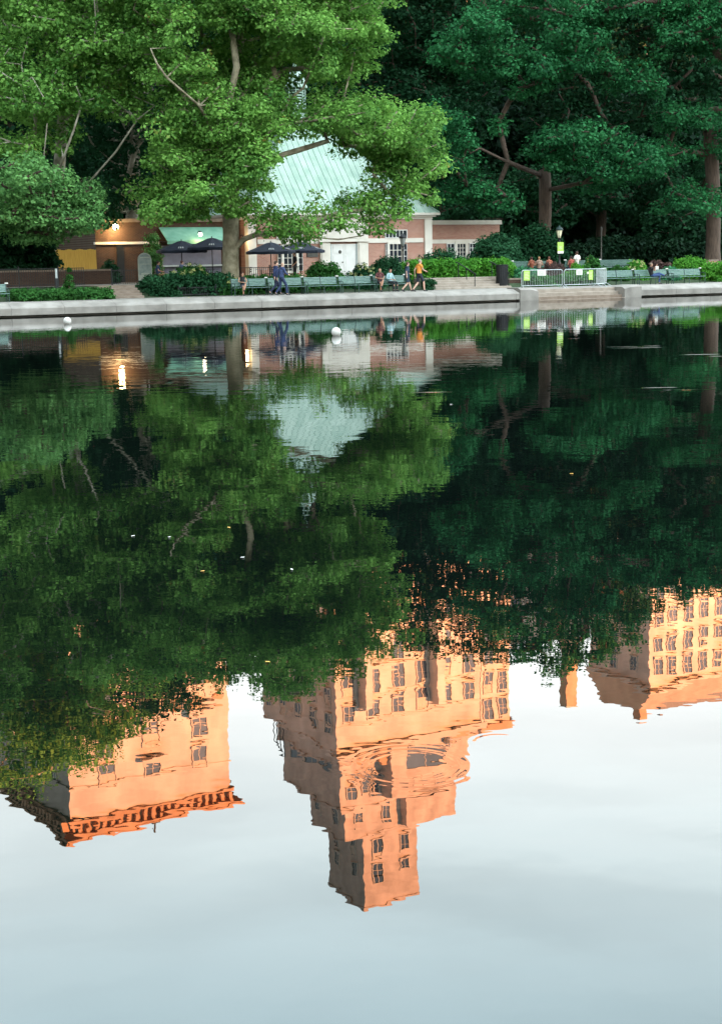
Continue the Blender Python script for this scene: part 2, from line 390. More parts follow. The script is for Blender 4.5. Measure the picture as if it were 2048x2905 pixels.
def watermat():
    m = bpy.data.materials.new('water'); m.use_nodes = True; t = m.node_tree; p = t.nodes['Principled BSDF']
    p.inputs['Base Color'].default_value = (.0015,.003,.0025,1); p.inputs['Roughness'].default_value = .0; p.inputs['IOR'].default_value = 1.34
    p.inputs['Specular IOR Level'].default_value = .5
    geo = t.nodes.new('ShaderNodeNewGeometry')
    def nd(ty, **k):
        n = t.nodes.new(ty)
        for a, b in k.items(): setattr(n, a, b)
        return n
    def math_(op, a, b=None):
        n = nd('ShaderNodeMath', operation=op)
        for i, q in enumerate((a,b)):
            if q is None: continue
            if isinstance(q,(int,float)): n.inputs[i].default_value = q
            else: t.links.new(q, n.inputs[i])
        return n.outputs[0]
    def noise(scale, detail=2, sc=(1,1,1), rot=0, w=None):
        mp = nd('ShaderNodeMapping'); mp.inputs['Scale'].default_value = sc; mp.inputs['Rotation'].default_value = (0,0,rot)
        t.links.new(geo.outputs['Position'], mp.inputs[0])
        n = nd('ShaderNodeTexNoise'); n.inputs['Scale'].default_value = scale; n.inputs['Detail'].default_value = detail; n.inputs['Roughness'].default_value = .5
        t.links.new(mp.outputs[0], n.inputs['Vector']); return n.outputs[0]
    h = math_('MULTIPLY', noise(1.1, 1.5, (1,.8,1), .4), .0016)
    h = math_('ADD', h, math_('MULTIPLY', noise(3.2, 2.5, (.9,1.1,1)), .00056))
    # a breeze patch far out makes finer ripples
    far = nd('ShaderNodeSeparateXYZ'); t.links.new(geo.outputs['Position'], far.inputs[0])
    gain = nd('ShaderNodeMapRange'); gain.inputs['From Min'].default_value = 11; gain.inputs['From Max'].default_value = 30
    gain.inputs['To Min'].default_value = .0; gain.inputs['To Max'].default_value = 1
    t.links.new(far.outputs[1], gain.inputs[0])
    fine = math_('ADD', math_('MULTIPLY', noise(1.5, 2, (.6,1.0,1), -.15), .0034), math_('MULTIPLY', noise(4.5, 1, (.6,1.2,1), -.2), .0006))
    patch = math_('ADD', math_('MULTIPLY', noise(.09, 1, (.6,1,1), .3), 2.2), -.35)
    h = math_('ADD', h, math_('MULTIPLY', math_('MULTIPLY', fine, gain.outputs[0]), patch))
    # short streaks where something stirs the surface
    for cx, cy, a_, b_ in STREAKS:
        mpn = nd('ShaderNodeMapping', vector_type='POINT'); mpn.inputs['Location'].default_value = (-cx/a_,-cy/b_,0); mpn.inputs['Scale'].default_value = (1/a_,1/b_,0)
        t.links.new(geo.outputs['Position'], mpn.inputs[0]); ln = nd('ShaderNodeVectorMath', operation='LENGTH'); t.links.new(mpn.outputs[0], ln.inputs[0])
        e1 = math_('EXPONENT', math_('MULTIPLY', math_('POWER', ln.outputs['Value'], 2), -1))
        h = math_('ADD', h, math_('MULTIPLY', math_('MULTIPLY', noise(2.6, 3, (1,1,1)), e1), .014))
    # rings spreading from drops and insects on the surface
    for cx, cy, amp, wl, R in RINGS:
        sb = nd('ShaderNodeVectorMath', operation='DISTANCE'); t.links.new(geo.outputs['Position'], sb.inputs[0]); sb.inputs[1].default_value = (cx,cy,0)
        d = sb.outputs['Value']; w = math_('SINE', math_('MULTIPLY', d, 2*math.pi/wl))
        e1 = math_('SUBTRACT', d, R); e1 = math_('MULTIPLY', e1, e1); e1 = math_('MULTIPLY', e1, -1/(R*.32)**2); e1 = math_('EXPONENT', e1)
        h = math_('ADD', h, math_('MULTIPLY', math_('MULTIPLY', w, e1), amp))
    b = nd('ShaderNodeBump'); b.inputs['Strength'].default_value = 1; b.inputs['Distance'].default_value = 1
    t.links.new(h, b.inputs['Height']); t.links.new(b.outputs[0], p.inputs['Normal'])
    return m
def on_water(x, y):
    d = rayd(x, y); t = -CH/d.z; return d.x*t, d.y*t
RINGS = []
STREAKS = [(*on_water(x,y), a, b) for x, y, a, b in ((1770,984,.35,.10),(1812,987,.5,.08),(1850,982,.2,.1),(1990,1006,.45,.09),(2035,1011,.3,.08),(1880,1100,.35,.06),(1950,1106,.4,.05),(1230,1113,.25,.04))]
for x, y, amp, wl, rp in ((1165,2172,.000045,.055,150),(1415,2105,.00003,.05,70),(980,2175,.00003,.05,60),(1320,1765,.00005,.07,60)):
    cx, cy = on_water(x, y); RINGS.append((cx, cy, amp, wl, rp/FPX*math.hypot(cx,cy)))
wm = MB(); wm.add([tuple(Wp(u,v,0)) for u,v in ((-400,-79.5),(400,-79.5),(400,1.4),(-400,1.4))], [(0,1,2,3)])
tag(wm.build('water', watermat()), kind='structure')
# added ridge, unseen behind the camera, shaped to block the low sun from the pond
hm = MB(); nx, ny = 60, 8; hv = []
sdir = Vector((sd.x, sd.y, 0)).normalized(); sp = Vector((-sdir.y, sdir.x, 0))
for j in range(ny+1):
    for i in range(nx+1):
        q = sdir*(290+j*22)+sp*((i/nx-.5)*1800); f = math.sin(math.pi*j/ny)**.6
        hv.append((q.x, q.y, -1+f*(79+2.5*math.sin(i*1.7)+2*math.sin(i*.63+1))))
hm.add(hv, [(j*(nx+1)+i,j*(nx+1)+i+1,(j+1)*(nx+1)+i+1,(j+1)*(nx+1)+i) for j in range(ny) for i in range(nx)])
tag(hm.build('sun_block_ridge', M['sun_block_terrain'], smooth=True), kind='structure')
# ------------------------------------------------------------------ pond rim and steps to the water
UL, UR1, US1, UR2 = -80, PU(1460,.5), PU(1500,.5), PU(1762,.5)
def rim_prof(): return [(.30,-1.3),(.30,.075),(.0,.085),(.0,.40),(.06,.46),(.62,.655),(1.0,.66),(1.0,-1.3)]
for nm, a, b, lab in (('pond_rim', UL, UR1, 'long pale granite pond rim from the left edge to the steps'),('pond_rim', UR2+1.1, 150, 'pale granite pond rim right of the metal barriers')):
    rt = thing(nm, lab, 'pond wall', Wp(0,0,0))
    mb = MB(); x = a
    while x < b-.01:
        y = min(x+2.6, b); mb.prism(rim_prof(), x, y-.014); x = y
    mb.build('coping', M['rim'], rt)
    mb = MB(); mb.box(a, b, .32, .98, -1.3, .06); mb.build('footing', M['rimdark'], rt)
for a, b, s, lab in ((UR1+.02, UR1+1.25, 1, 'sloping granite end block left of the barriers'),(UR2-.15, UR2+1.08, -1, 'sloping granite end block right of the barriers')):
    rt = thing('end_block', lab, 'stone block', Wp(0,0,0))
    mb = MB(); z0, z1, zt = -1.3, .72, .80
    xs = [a, a+.45, a+.85, b]; tops = [.73,.73,.70,.62]
    if s < 0: xs = [a, b-.85, b-.45, b]; tops = [.62,.70,.73,.73]
    vs = []; 
    for x_, tz in zip(xs, tops): vs += [(x_,-.02,z0),(x_,-.02,tz-.12),(x_,.25,tz),(x_,1.35,tz),(x_,1.35,z0)]
    fs = [(0,1,2,3,4),(15,19,18,17,16)]
    for i in range(3):
        for k in range(5): fs.append((i*5+k,i*5+(k+1)%5,(i+1)*5+(k+1)%5,(i+1)*5+k))
    mb.add(vs, fs); mb.build('block', M['rim'], rt)
rt = thing('water_steps', 'low brown stone steps going down into the pond below the barriers', 'steps', Wp(0,0,0))
for i in range(4):
    mb = MB(); mb.bevbox(UR1+1.26, UR2-.16, -.15+i*.36, 1.45, -.9 if i == 0 else .012+i*.17-.17, .01+i*.19 if i < 3 else .595, .015); mb.build('step', M['stepside'] if i < 2 else M['step'], rt)
# ------------------------------------------------------------------ stairs to the terrace
def stairs(x0, x1, v0, n, lab, m, m2):
    a, b = PU(x0,v0), PU(x1,v0); rt = thing('stairs', lab, 'steps', Wp(0,0,0)); hgt = (TZ+.03-PZL)/n
    for i in range(n):
        mb = MB(); mb.bevbox(a, b, v0+i*.36, v0+4.3, PZL+i*hgt-.2 if i == 0 else PZL+i*hgt+.002, PZL+(i+1)*hgt, .02); mb.build('step', m, rt)
    return a, b
sa, sb_ = stairs(1228, 1450, 6.0, 5, 'wide pale stone stairs with black handrails left of the barriers', M['step'], M['stepside'])
stairs(300, 408, 6.2, 5, 'dark brown stone stairs below the rounded notice board', M['stepside'], M['stepside'])
def handrail(xa, lab):
    u0 = PU(xa, 6.3); rt = thing('handrail', lab, 'handrail', Wp(u0,6.2,PZL))
    mb = MB(); mb.tube([(0,-.1,.88),(0,.1,.93),(0,1.9,1.55),(0,2.2,1.60)], .034, 6); mb.build('rail', M['darkmetal'], rt)
    for y, z0 in ((0,.0),(.95,.3),(1.9,.6)):
        mb = MB(); mb.tube([(0,y,z0),(0,y,.92+y*.33)], .03, 6); mb.build('post', M['darkmetal'], rt)
handrail(1344, 'black sloping handrail on the middle of the wide stairs')
handrail(1440, 'black sloping handrail at the right end of the wide stairs')
# ------------------------------------------------------------------ boathouse
BV = 21.0
bl, brr = PU(709,BV), PU(1222,BV); BL = brr-bl
def Z(x, y, v=BV): return PZ(x, y, v)
ztop = Z(966,622); print('facade length', BL, 'top z', ztop)
rt = thing('boathouse', 'brick boathouse with pale green pyramid copper roof behind the plane tree', 'building', Wp(bl,BV,TZ))
H = ztop-TZ
def lx(x): return PU(x,BV)-bl
def lz(y, x=966): return Z(x,y)-TZ
mb = MB(); mb.box(.02,BL-.02,.02,BL-.02,-.3,H); mb.build('wall', M['brick'], rt)
for a in (0, BL-.42): MB().box(a-.08,a+.5,-.10,.5,-.3,H-.02).box(a-.14,a+.56,-.16,.5,-.3,.35).build('corner_pilaster', M['stone'], rt)
mb = MB(); mb.box(-.1,BL+.1,-.12,BL+.1,H,H+.14); mb.box(-.28,BL+.28,-.30,BL+.28,H+.14,H+.26); mb.box(-.50,BL+.50,-.52,BL+.5,H+.26,H+.42); mb.build('cornice', M['stone'], rt)
zb0, zb1 = lz(690), lz(677)
for x0, x1 in ((733,908),(1043,1200)): MB().box(lx(x0),lx(x1),-.07,.3,zb0,zb1).build('belt_course', M['stone'], rt)
# roof: concave pyramid with standing seams
zr = H+.42; ax, ay = BL/2, BL/2; 
apx = None
HA = 7.2
def roofpt(s, f):   # s in -1..1 along the eave, f 0..1 up
    w = (BL/2+.45)*(1-f*.90); z = zr+HA*(f**1.12)
    return s*w, w, z
mb = MB(); NF = 10
for side in range(4):
    c, q = math.cos(side*math.pi/2), math.sin(side*math.pi/2); vs = []
    for i in range(NF+1):
        for s in (-1,1):
            x_, w, z = roofpt(s, i/NF); y_ = -w; vs.append((ax+x_*c-y_*q, ay+x_*q+y_*c, z))
    mb.add(vs, [(2*i,2*i+1,2*i+3,2*i+2) for i in range(NF)])
w = (BL/2+.45)*.1; mb.box(ax-w,ax+w,ay-w,ay+w,zr+HA-.3,zr+HA+.02)
roof = mb.build('roof', M['copper'], rt)
mb = MB()
for side in range(4):
    c, q = math.cos(side*math.pi/2), math.sin(side*math.pi/2)
    hw = BL/2+.45; k = -hw+.25
    while k < hw-.1:
        fmax = min(1,(1-abs(k)/hw)/.90); pts = []
        for i in range(7):
            f = fmax*i/6; _, w, z = roofpt(0,f); y_ = -w; pts.append((ax+k*c-y_*q, ay+k*q+y_*c, z+.02))
        mb.tube(pts, .022, 4); k += .46
mb.build('roof_seam', M['copperseam'], roof)
mb = MB()
for sx_, sy_ in ((-1,-1),(1,-1),(1,1),(-1,1)):
    mb.tube([(ax+sx_*(BL/2+.45)*(1-f*.9), ay+sy_*(BL/2+.45)*(1-f*.9), zr+HA*f**1.12+.03) for f in [i/8 for i in range(9)]], .06, 6)
mb.build('hip_ridge', M['copperseam'], roof)
cup = MB(); zc = zr+HA
cup.lathe([(.95,zc-.35),(.95,zc),(.80,zc+.12),(.72,zc+.2),(.72,zc+.3)], 8, ax, ay); cp = cup.build('cupola', M['copper'], rt)
mb = MB(); mb.lathe([(.52,zc+.3),(.52,zc+1.75)], 8, ax, ay); mb.build('louver_core', M['darkmetal'], cp)
mb = MB()
for i in range(7): z = zc+.38+i*.19; mb.lathe([(.70,z),(.56,z+.10),(.56,z+.12),(.70,z+.03)], 8, ax, ay)
for k in range(8):
    t = 2*math.pi*(k+.5)/8; mb.tube([(ax+.68*math.cos(t),ay+.68*math.sin(t),zc+.3),(ax+.68*math.cos(t),ay+.68*math.sin(t),zc+1.75)], .05, 5)
mb.build('louver', M['copper'], cp)
mb = MB(); mb.lathe([(.86,zc+1.72),(.86,zc+1.84),(.80,zc+1.90),(.74,zc+2.15),(.60,zc+2.45),(.38,zc+2.8),(.20,zc+3.1),(.10,zc+3.45),(.07,zc+3.9),(.16,zc+4.0),(.16,zc+4.1),(.05,zc+4.2),(.04,zc+4.9),(.01,zc+5.0)], 8, ax, ay); mb.build('dome', M['copper'], cp)
def window(parent, x0, x1, z0, z1, y=0, cols=4, rows=4, fr=.10, m=None, pm=None, d=.12, sill=True):
    f = MB(); m = m or M['stone']
    f.box(x0-fr,x0,y-d,y+.05,z0-fr,z1+fr); f.box(x1,x1+fr,y-d,y+.05,z0-fr,z1+fr)
    f.box(x0,x1,y-d,y+.05,z1,z1+fr); f.box(x0,x1,y-d,y+.05,z0-fr,z0)
    for i in range(1,cols): q = x0+(x1-x0)*i/cols; f.box(q-.022,q+.022,y-.075,y+.04,z0,z1)
    for i in range(1,rows): q = z0+(z1-z0)*i/rows; f.box(x0,x1,y-.072,y+.038,q-.02,q+.02)
    o = f.build('window', m, parent)
    MB().box(x0,x1,y-.03,y+.01,z0,z1).build('pane', pm or M['glassdark'], o)
    return o
for x0, x1, w0, w1 in ((789,858,805,840),(1094,1153,1104,1138)):
    z0, z1 = lz(765), lz(694)
    window(rt, lx(w0), lx(w1), z0, z1, y=-.02, cols=3, rows=4, fr=.16)
    window(rt, lx(x0), lx(w0)-.18, z0, z1, y=-.0, cols=1, rows=4, fr=.015, m=M['whitepaint'])
    window(rt, lx(w1)+.18, lx(x1), z0, z1, y=-.0, cols=1, rows=4, fr=.015, m=M['whitepaint'])
    window(rt, lx(x0), lx(x1), lz(675), lz(655), y=-.0, cols=6, rows=1, fr=.05, m=M['whitepaint'])
mb = MB(); mb.box(lx(872),lx(903),-.06,.1,lz(728),lz(700)); mb.build('plaque', M['bronze'], rt)
# entrance: surround, pediment, double doors
ex0, ex1 = lx(908), lx(1043)
mb = MB()
mb.box(ex0,lx(936),-.16,.1,-.2,H); mb.box(lx(1013),ex1,-.16,.1,-.2,H); mb.box(lx(936),lx(1013),-.14,.1,lz(650),H)
mb.box(ex0-.1,ex1+.1,-.32,.1,lz(686),lz(677)); mb.box(ex0+.1,lx(936)-.1,-.22,.0,.0,lz(690)); mb.box(lx(1013)+.1,ex1-.1,-.22,.0,.0,lz(690))
c0 = (lx(936)+lx(1013))/2; hw = (lx(1013)-lx(936))/2+.3
prof_ = [(c0-hw, lz(676)),(c0+hw, lz(676))]+[(c0+hw*math.cos(a)*1.0, lz(676)+.10+.75*math.sin(a)) for a in [math.pi*i/10 for i in range(11)]]
vs = [(x_,-.24,z_) for x_,z_ in prof_]+[(x_,-.1,z_) for x_,z_ in prof_]; n_ = len(prof_)
mb.add(vs, [tuple(range(n_)),tuple(range(n_,2*n_))[::-1]]+[(i,n_+i,n_+(i+1)%n_,(i+1)%n_) for i in range(n_)])
sur = mb.build('entrance_surround', M['stone'], rt)
dr = MB(); xa, xb = lx(940), lx(1009); xm = (xa+xb)/2; zt_ = lz(692)
for a, b in ((xa,xm-.01),(xm+.01,xb)):
    dr.box(a,b,-.05,.02,.0,zt_)
    for k in range(3): dr.box(a+.14,b-.14,-.075,-.04,.18+k*zt_/3.1,.18+(k+.82)*zt_/3.1)
door = dr.build('door', M['whitepaint'], rt)
MB().ball((xm-.1,-.1,1.05),.05).build('handle', M['bronze'], door); MB().ball((xm-.28,-.08,1.75),(.12,.03,.12)).build('door_ornament', M['bronze'], door)
for x_ in (938,1011): MB().box(lx(x_)-.06,lx(x_)+.06,-.10,.0,.0,zt_).build('door_jamb', M['galv'], rt)
# right wing
wv = 22.3; wx0, wx1 = brr+.06, PU(1417,wv); WH = PZ(1320,637,wv)-TZ
w1_ = thing('garden_wing', 'low flat brick wing with white coping right of the green roof', 'building', Wp(wx0,wv,TZ)); WL = wx1-wx0
MB().box(0,WL,0,9,-.3,WH).build('wall', M['brick'], w1_)
MB().box(-.0,WL+.12,-.12,9.1,WH,WH+.30).build('coping', M['stone'], w1_)
def l2(x): return PU(x,wv)-wx0
def z2(y): return PZ(1310,y,wv)-TZ
mb = MB(); mb.box(0,WL+.0,-.06,.2,z2(690),z2(679)); mb.build('belt_course', M['stone'], w1_)
window(w1_, l2(1296), l2(1319), z2(738), z2(692), 0, 3, 4, .2)
window(w1_, l2(1268), l2(1287), z2(738), z2(692), 0, 2, 4, .05, M['whitepaint']); window(w1_, l2(1331), l2(1347), z2(738), z2(692), 0, 2, 4, .05, M['whitepaint'])
# left service wing with awning
wv = 22.4; wx0, wx1 = PU(276,wv), bl-.06; WL = wx1-wx0; WH = PZ(500,630,wv)-TZ
w2_ = thing('service_wing', 'low dark brick wing with shuttered counter left of the boathouse', 'building', Wp(wx0,wv,TZ))
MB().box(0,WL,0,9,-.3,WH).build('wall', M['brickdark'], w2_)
MB().box(-.12,WL,-.12,9.1,WH,WH+.22).build('coping', M['stepside'], w2_)
def l3(x): return PU(x,wv)-wx0
def z3(y): return PZ(450,y,wv)-TZ
MB().box(-.06,l3(455),-.10,.2,z3(692),z3(685)).build('ledge', M['stone'], w2_)
sh = MB(); sh.box(l3(462),l3(628),-.10,.0,.0,z3(697))
zz = .05
while zz < z3(697)-.06: sh.box(l3(462)+.02,l3(628)-.02,-.125,-.10,zz,zz+.07); zz += .11
sh.build('shutter', M['shutter'], w2_)
MB().box(l3(462)-.1,l3(628)+.1,-.5,.0,.95,1.05).build('counter', M['galv'], w2_)
aw = MB(); xa, xb = l3(456), l3(634); za, zb_ = z3(645), z3(684)
aw.prism([(-.02,za),(-1.5,zb_),(-1.5,zb_-.22),(-1.47,zb_-.22),(-1.47,zb_-.03),(-.02,za-.05)], xa, xb); aw_o = aw.build('awning', M['awning'], w2_)
for q in (xa+.05,(xa+xb)/2,xb-.05): MB().tube([(q,-.02,za-.9),(q,-1.45,zb_-.06)],.02,5).build('awning_arm', M['darkmetal'], aw_o)
dd = MB(); dd.box(l3(334),l3(354),-.07,.02,.0,z3(686)); dd.build('door', M['darkmetal'], w2_)
# lit lamps on that wing
def wall_lamp(x, y, v, lab, energy, gm, r):
    u, z, _ = PV(x, y, v); o = thing('wall_lamp', lab, 'lamp', Wp(u,v,z))
    MB().tube([(0,.45,.15),(0,.2,.22),(0,0,.16)], .025, 6).build('arm', M['darkmetal'], o)
    MB().lathe([(.03,r+.10),(r*.8,r+.05),(r*1.05,r+.01),(r*.9,r+.01)], 10).build('lamp_shade', M['darkmetal'], o)
    MB().ball((0,0,0), r).build('bulb', gm, o, True)
    l = bpy.data.lights.new('lamp_light','POINT'); l.energy = energy; l.color = (1,.66,.30); l.shadow_soft_size = .1
    q = bpy.data.objects.new('lamp_light', l); COL.objects.link(q); q.parent = o; q.location = (0,-.12,-.22)
wall_lamp(329, 643, 21.9, 'bright warm floodlight on the brown brick wall over the dark door', 30, M['glow'], .20)
wall_lamp(569, 665, 20.6, 'small white lit lamp in front of the green awning', 5, M['glow2'], .12)
wall_lamp(690, 676, 20.9, 'warm lamp at the inner corner behind the plane tree trunk', 4, M['glow2'], .05)
# wooden fence, flagpole
fv = 21.0; fa, fb = PU(158,fv), PU(276,fv); ft = thing('wooden_fence', 'yellow lit upright plank fence left of the dark brick wing', 'fence', Wp(fa,fv,TZ))
fh = PZ(220,708,fv)-TZ; mb = MB(); k = 0
while k < fb-fa: mb.box(k,k+.135,0,.03,0,fh+.03*math.sin(k*9)); k += .142
mb.build('planks', M['wood'], ft); MB().box(0,fb-fa,.032,.1,fh*.8,fh*.86).box(0,fb-fa,.032,.1,fh*.2,fh*.26).build('rail', M['wood'], ft)
u, z, _ = PV(412,790,24.5); fp = thing('flagpole', 'slim pale flagpole rising over the flat left wing', 'flagpole', Wp(u,24.5,TZ))
hp = PZ(408,500,24.5)-TZ; MB().tube([(0,0,0),(0,0,hp)],[.07,.04],8).build('pole', M['flag'], fp); MB().ball((0,0,hp),.09).build('finial', M['flag'], fp)
MB().tube([(.14,0,1.2),(.14,0,hp-.3)],.012,4).build('halyard', M['darkmetal'], fp)
# low brick walls
def brickwall(x0, x1, v, ytop, lab, m, zb=None, th=.3):
    a, b = PU(x0,v), PU(x1,v); z1 = PZ((x0+x1)/2,ytop,v); z0 = zb if zb is not None else TZ
    o = thing('low_wall', lab, 'wall', Wp(a,v,z0-.2))
    MB().box(0,b-a,0,th,0,z1-z0+.2-.08).build('wall', m, o); MB().box(-.04,b-a+.04,-.04,th+.04,z1-z0+.12,z1-z0+.22).build('coping', M['stepside'], o)
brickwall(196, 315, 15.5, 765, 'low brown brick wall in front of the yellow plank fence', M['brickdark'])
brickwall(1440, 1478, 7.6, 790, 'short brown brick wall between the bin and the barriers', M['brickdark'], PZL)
brickwall(2008, 2034, 14, 737, 'small pinkish brick pier under the big right trunk', M['brick'])
# ------------------------------------------------------------------ iron fences
def iron_fence(x0, x1, v, ztopv, lab, zb, gap=.13, r=.011, post=2.2):
    a, b = PU(x0,v), PU(x1,v); o = thing('iron_fence', lab, 'fence', Wp(a,v,zb)); L = b-a; Hh = ztopv-zb
    mb = MB(); k = 0
    while k < L: mb.box(k-r,k+r,-r,r,.06,Hh-.02); k += gap
    mb.build('picket', M['darkmetal'], o)
    mb = MB(); mb.box(0,L,-.02,.02,Hh-.03,Hh+.01); mb.box(0,L,-.02,.02,.10,.14); mb.build('rail', M['darkmetal'], o)
    k = 0
    while k < L+.1: MB().box(k-.03,k+.03,-.03,.03,0,Hh+.07).ball((k,0,Hh+.1),.045,6,4).build('post', M['darkmetal'], o); k += post
iron_fence(-60, 240, 10.6, PZ(100,762,10.6), 'long black iron fence above the green ground cover at left', TZ)
iron_fence(668, 850, 10.2, PZ(760,758,10.2), 'black iron fence behind the shrubs right of the plane tree', TZ)
iron_fence(545, 610, 10.2, PZ(590,765,10.2), 'short black iron fence behind the hedge left of the plane tree', TZ)
iron_fence(505, 640, 6.4, PZL+.5, 'low black picket fence at the foot of the dark hedge', PZL, gap=.11, r=.009)
iron_fence(318, 400, 10.2, PZ(360,766,10.2), 'black iron fence beside the rounded notice board', TZ)
# ------------------------------------------------------------------ notice board
v = 9.9; u, zt, _ = PV(410,717,v); zb = PZ(410,797,v); o = thing('notice_board', 'tall grey rounded-top notice board beside the dark stairs', 'board', Wp(u,v,zb)); hh = zt-zb; wd_ = .40
def arch(mb, w, h, y0, y1, z0=0):
    pr = [(-w,z0),(w,z0)]+[(w*math.cos(a), h-w+w*math.sin(a)) for a in [math.pi*i/12 for i in range(13)]]
    vs = [(x_,y0,z_) for x_,z_ in pr]+[(x_,y1,z_) for x_,z_ in pr]; n_ = len(pr)
    mb.add(vs, [tuple(range(n_)),tuple(range(n_,2*n_))[::-1]]+[(i,n_+i,n_+(i+1)%n_,(i+1)%n_) for i in range(n_)]); return mb
arch(MB(), wd_, hh, -.04, .04).build('frame', M['boardlight'], o); arch(MB(), wd_-.05, hh-.06, -.055, -.038, .34).build('panel', M['board'], o)
for a_, z0_, z1_ in ((.3,1.27,1.34),(.3,.92,.95),(.25,.36,.44)): MB().box(-a_,a_,-.064,-.054,z0_,z1_).build('printed_band', M['boardlight'], o)
for k in range(4): MB().box(-.30+k*.16,-.18+k*.16,-.064,-.05,.18,.28).build('printed_mark', M['boardlight'], o)
MB().box(-.36,.36,-.25,.25,-.06,.03).build('base', M['darkmetal'], o)
# ------------------------------------------------------------------ umbrellas
def umbrella(loc, lab, rad=1.55, hz=2.5):
    o = thing('patio_umbrella', lab, 'umbrella', loc, AL+.3, 'navy umbrellas on the terrace')
    mb = MB(); n = 8; vs = [(0,0,hz+.52)]
    for ring, (r, z) in enumerate(((.25,.47),(rad*.55,.22),(rad,-.05),(rad,-.20),(rad-.02,-.20),(rad-.02,-.06))):
        for k in range(16):
            t = 2*math.pi*k/16; s = 1 if k%2 == 0 else .955; vs.append((r*s*math.cos(t), r*s*math.sin(t), hz+z-(.02 if k%2 else 0)))
    fs = [(0,1+k,1+(k+1)%16) for k in range(16)]
    for i in range(5):
        for k in range(16): fs.append((1+i*16+k,1+(i+1)*16+k,1+(i+1)*16+(k+1)%16,1+i*16+(k+1)%16))
    mb.add(vs, fs); cn = mb.build('canopy', M['umbrella'], o)
    for t0 in (-2.4,-1.35,-.4):
        pr = MB()
        for k in range(3):
            t = t0+k*.10; r1, r2 = rad*.70, rad*.86
            pr.add([(r1*math.cos(t),r1*math.sin(t),hz+.155),(r1*math.cos(t+.06),r1*math.sin(t+.06),hz+.155),(r2*math.cos(t+.06),r2*math.sin(t+.06),hz+.06),(r2*math.cos(t),r2*math.sin(t),hz+.06)], [(0,1,2,3)])
        pr.build('print', M['umbrellaprint'], cn)
    MB().tube([(0,0,0),(0,0,hz+.6)], .028, 8).build('pole', M['darkmetal'], o); MB().lathe([(.34,0),(.34,.05),(.08,.1),(.05,.3)],14).build('base', M['darkmetal'], o)
    mb = MB()
    for k in range(8): t = 2*math.pi*k/8; mb.tube([(0,0,hz-.1),(rad*.5*math.cos(t),rad*.5*math.sin(t),hz+.2)],.01,4)
    mb.build('rib', M['darkmetal'], o); return o
for x, v, yt, lab in ((601,14.0,674,'navy umbrella just left of the plane tree trunk'),(515,15.5,683,'navy umbrella in front of the shuttered counter'),(768,14.5,687,'navy umbrella over the low bough right of the trunk'),(852,16.0,685,'navy umbrella in front of the wall by the plaque')):
    u, z, _ = PV(x, yt, v); umbrella(Wp(u,v,TZ), lab, hz=z-TZ-.52)
# cafe tables and chairs
def table_set(x, v, lab):
    u = PU(x,v); o = thing('cafe_table', lab, 'table', Wp(u,v,TZ), AL, 'cafe tables on the terrace')
    MB().lathe([(.38,.71),(.38,.74)],16).build('tabletop', M['galv'], o); MB().tube([(0,0,0),(0,0,.71)],.03,6).build('leg', M['darkmetal'], o); MB().lathe([(.25,0),(.22,.03),(.04,.06)],12).build('base', M['darkmetal'], o)
def chair(x, v, rz, lab):
    u = PU(x,v); o = thing('cafe_chair', lab, 'chair', Wp(u,v,TZ), AL+rz, 'cafe chairs on the terrace')
    MB().box(-.21,.21,-.21,.21,.43,.46).build('seat', M['darkmetal'], o)
    mb = MB(); [mb.box(-.2,.2,.2,.22,z,z+.07) for z in (.56,.68,.80)]; mb.build('backrest', M['stepside'], o)
    for sx_ in (-.19,.19):
        for sy_ in (-.19,.21): MB().tube([(sx_,sy_,0),(sx_,sy_,.44 if sy_ < 0 else .88)],.013,5).build('leg', M['darkmetal'], o)
table_set(548,12.5,'round cafe table under the leftmost umbrella pair'); table_set(742,13.2,'round cafe table before the cream corner pilaster'); table_set(815,13.0,'round cafe table before the gridded left window')
for a in ((525,12.5,1.2,'dark cafe chair left of the table behind the hedge'),(722,13.2,1.4,'dark slatted cafe chair by the cream pilaster'),(765,13.4,-1.3,'dark slatted cafe chair right of the pilaster'),(800,12.6,1.0,'dark cafe chair before the gridded left window'),(452,12.0,1.5,'dark cafe chair left of the shuttered counter')): chair(*a)
# ------------------------------------------------------------------ benches
def bench(L):
    o = thing('park_bench', 'x', 'bench', (0,0,0), AL)
    mb = MB()
    for k in range(6): mb.bevbox(.03,L-.03,-.48+k*.085,-.415+k*.085,.43-.006*k,.455-.006*k,.006)
    mb.build('seat', M['benchgreen'], o)
    mb = MB()
    for k in range(5):
        z = .52+k*.082; y = .04+k*.022; mb.prism([(y,z),(y+.03,z+.004),(y+.045,z+.066),(y+.015,z+.062)], .03, L-.03)
    mb.build('backrest', M['benchgreen'], o)
    for x_ in (.05, L/2, L-.05):
        mb = MB(); mb.tube([(x_,-.42,0),(x_,-.40,.42),(x_,.02,.42),(x_,.10,0)],.028,6); mb.tube([(x_,.0,.40),(x_,.16,.95)],.025,6); mb.build('leg', M['benchframe'], o)
    for x_ in (.05, L-.05):
        mb = MB(); mb.tube([(x_,.06,.66),(x_,-.2,.68),(x_,-.42,.64),(x_,-.42,.42)],.022,6); mb.build('armrest', M['benchframe'], o)
    MB().bevbox(L-.09,L+.07,.11,.21,.93,.985,.012).build('cap', M['cap'], o)
    return o
def bench_run(x0, x1, v, n, zb, rz, labs, first=[None]):
    a, b = PU(x0,v), PU(x1,v); L = (b-a)/n
    for i in range(n):
        bb = bench(L*.985) if i == 0 else None
        if i == 0: proto = bb
        loc = Wp(a+i*L,v,zb) if rz == 0 else Wp(a+(i+1)*L,v,zb)
        o = proto if i == 0 else dup(proto, loc, AL+rz)
        place(o, loc, AL+rz); o['label'] = labs[i]; o['group'] = 'green slatted park benches'
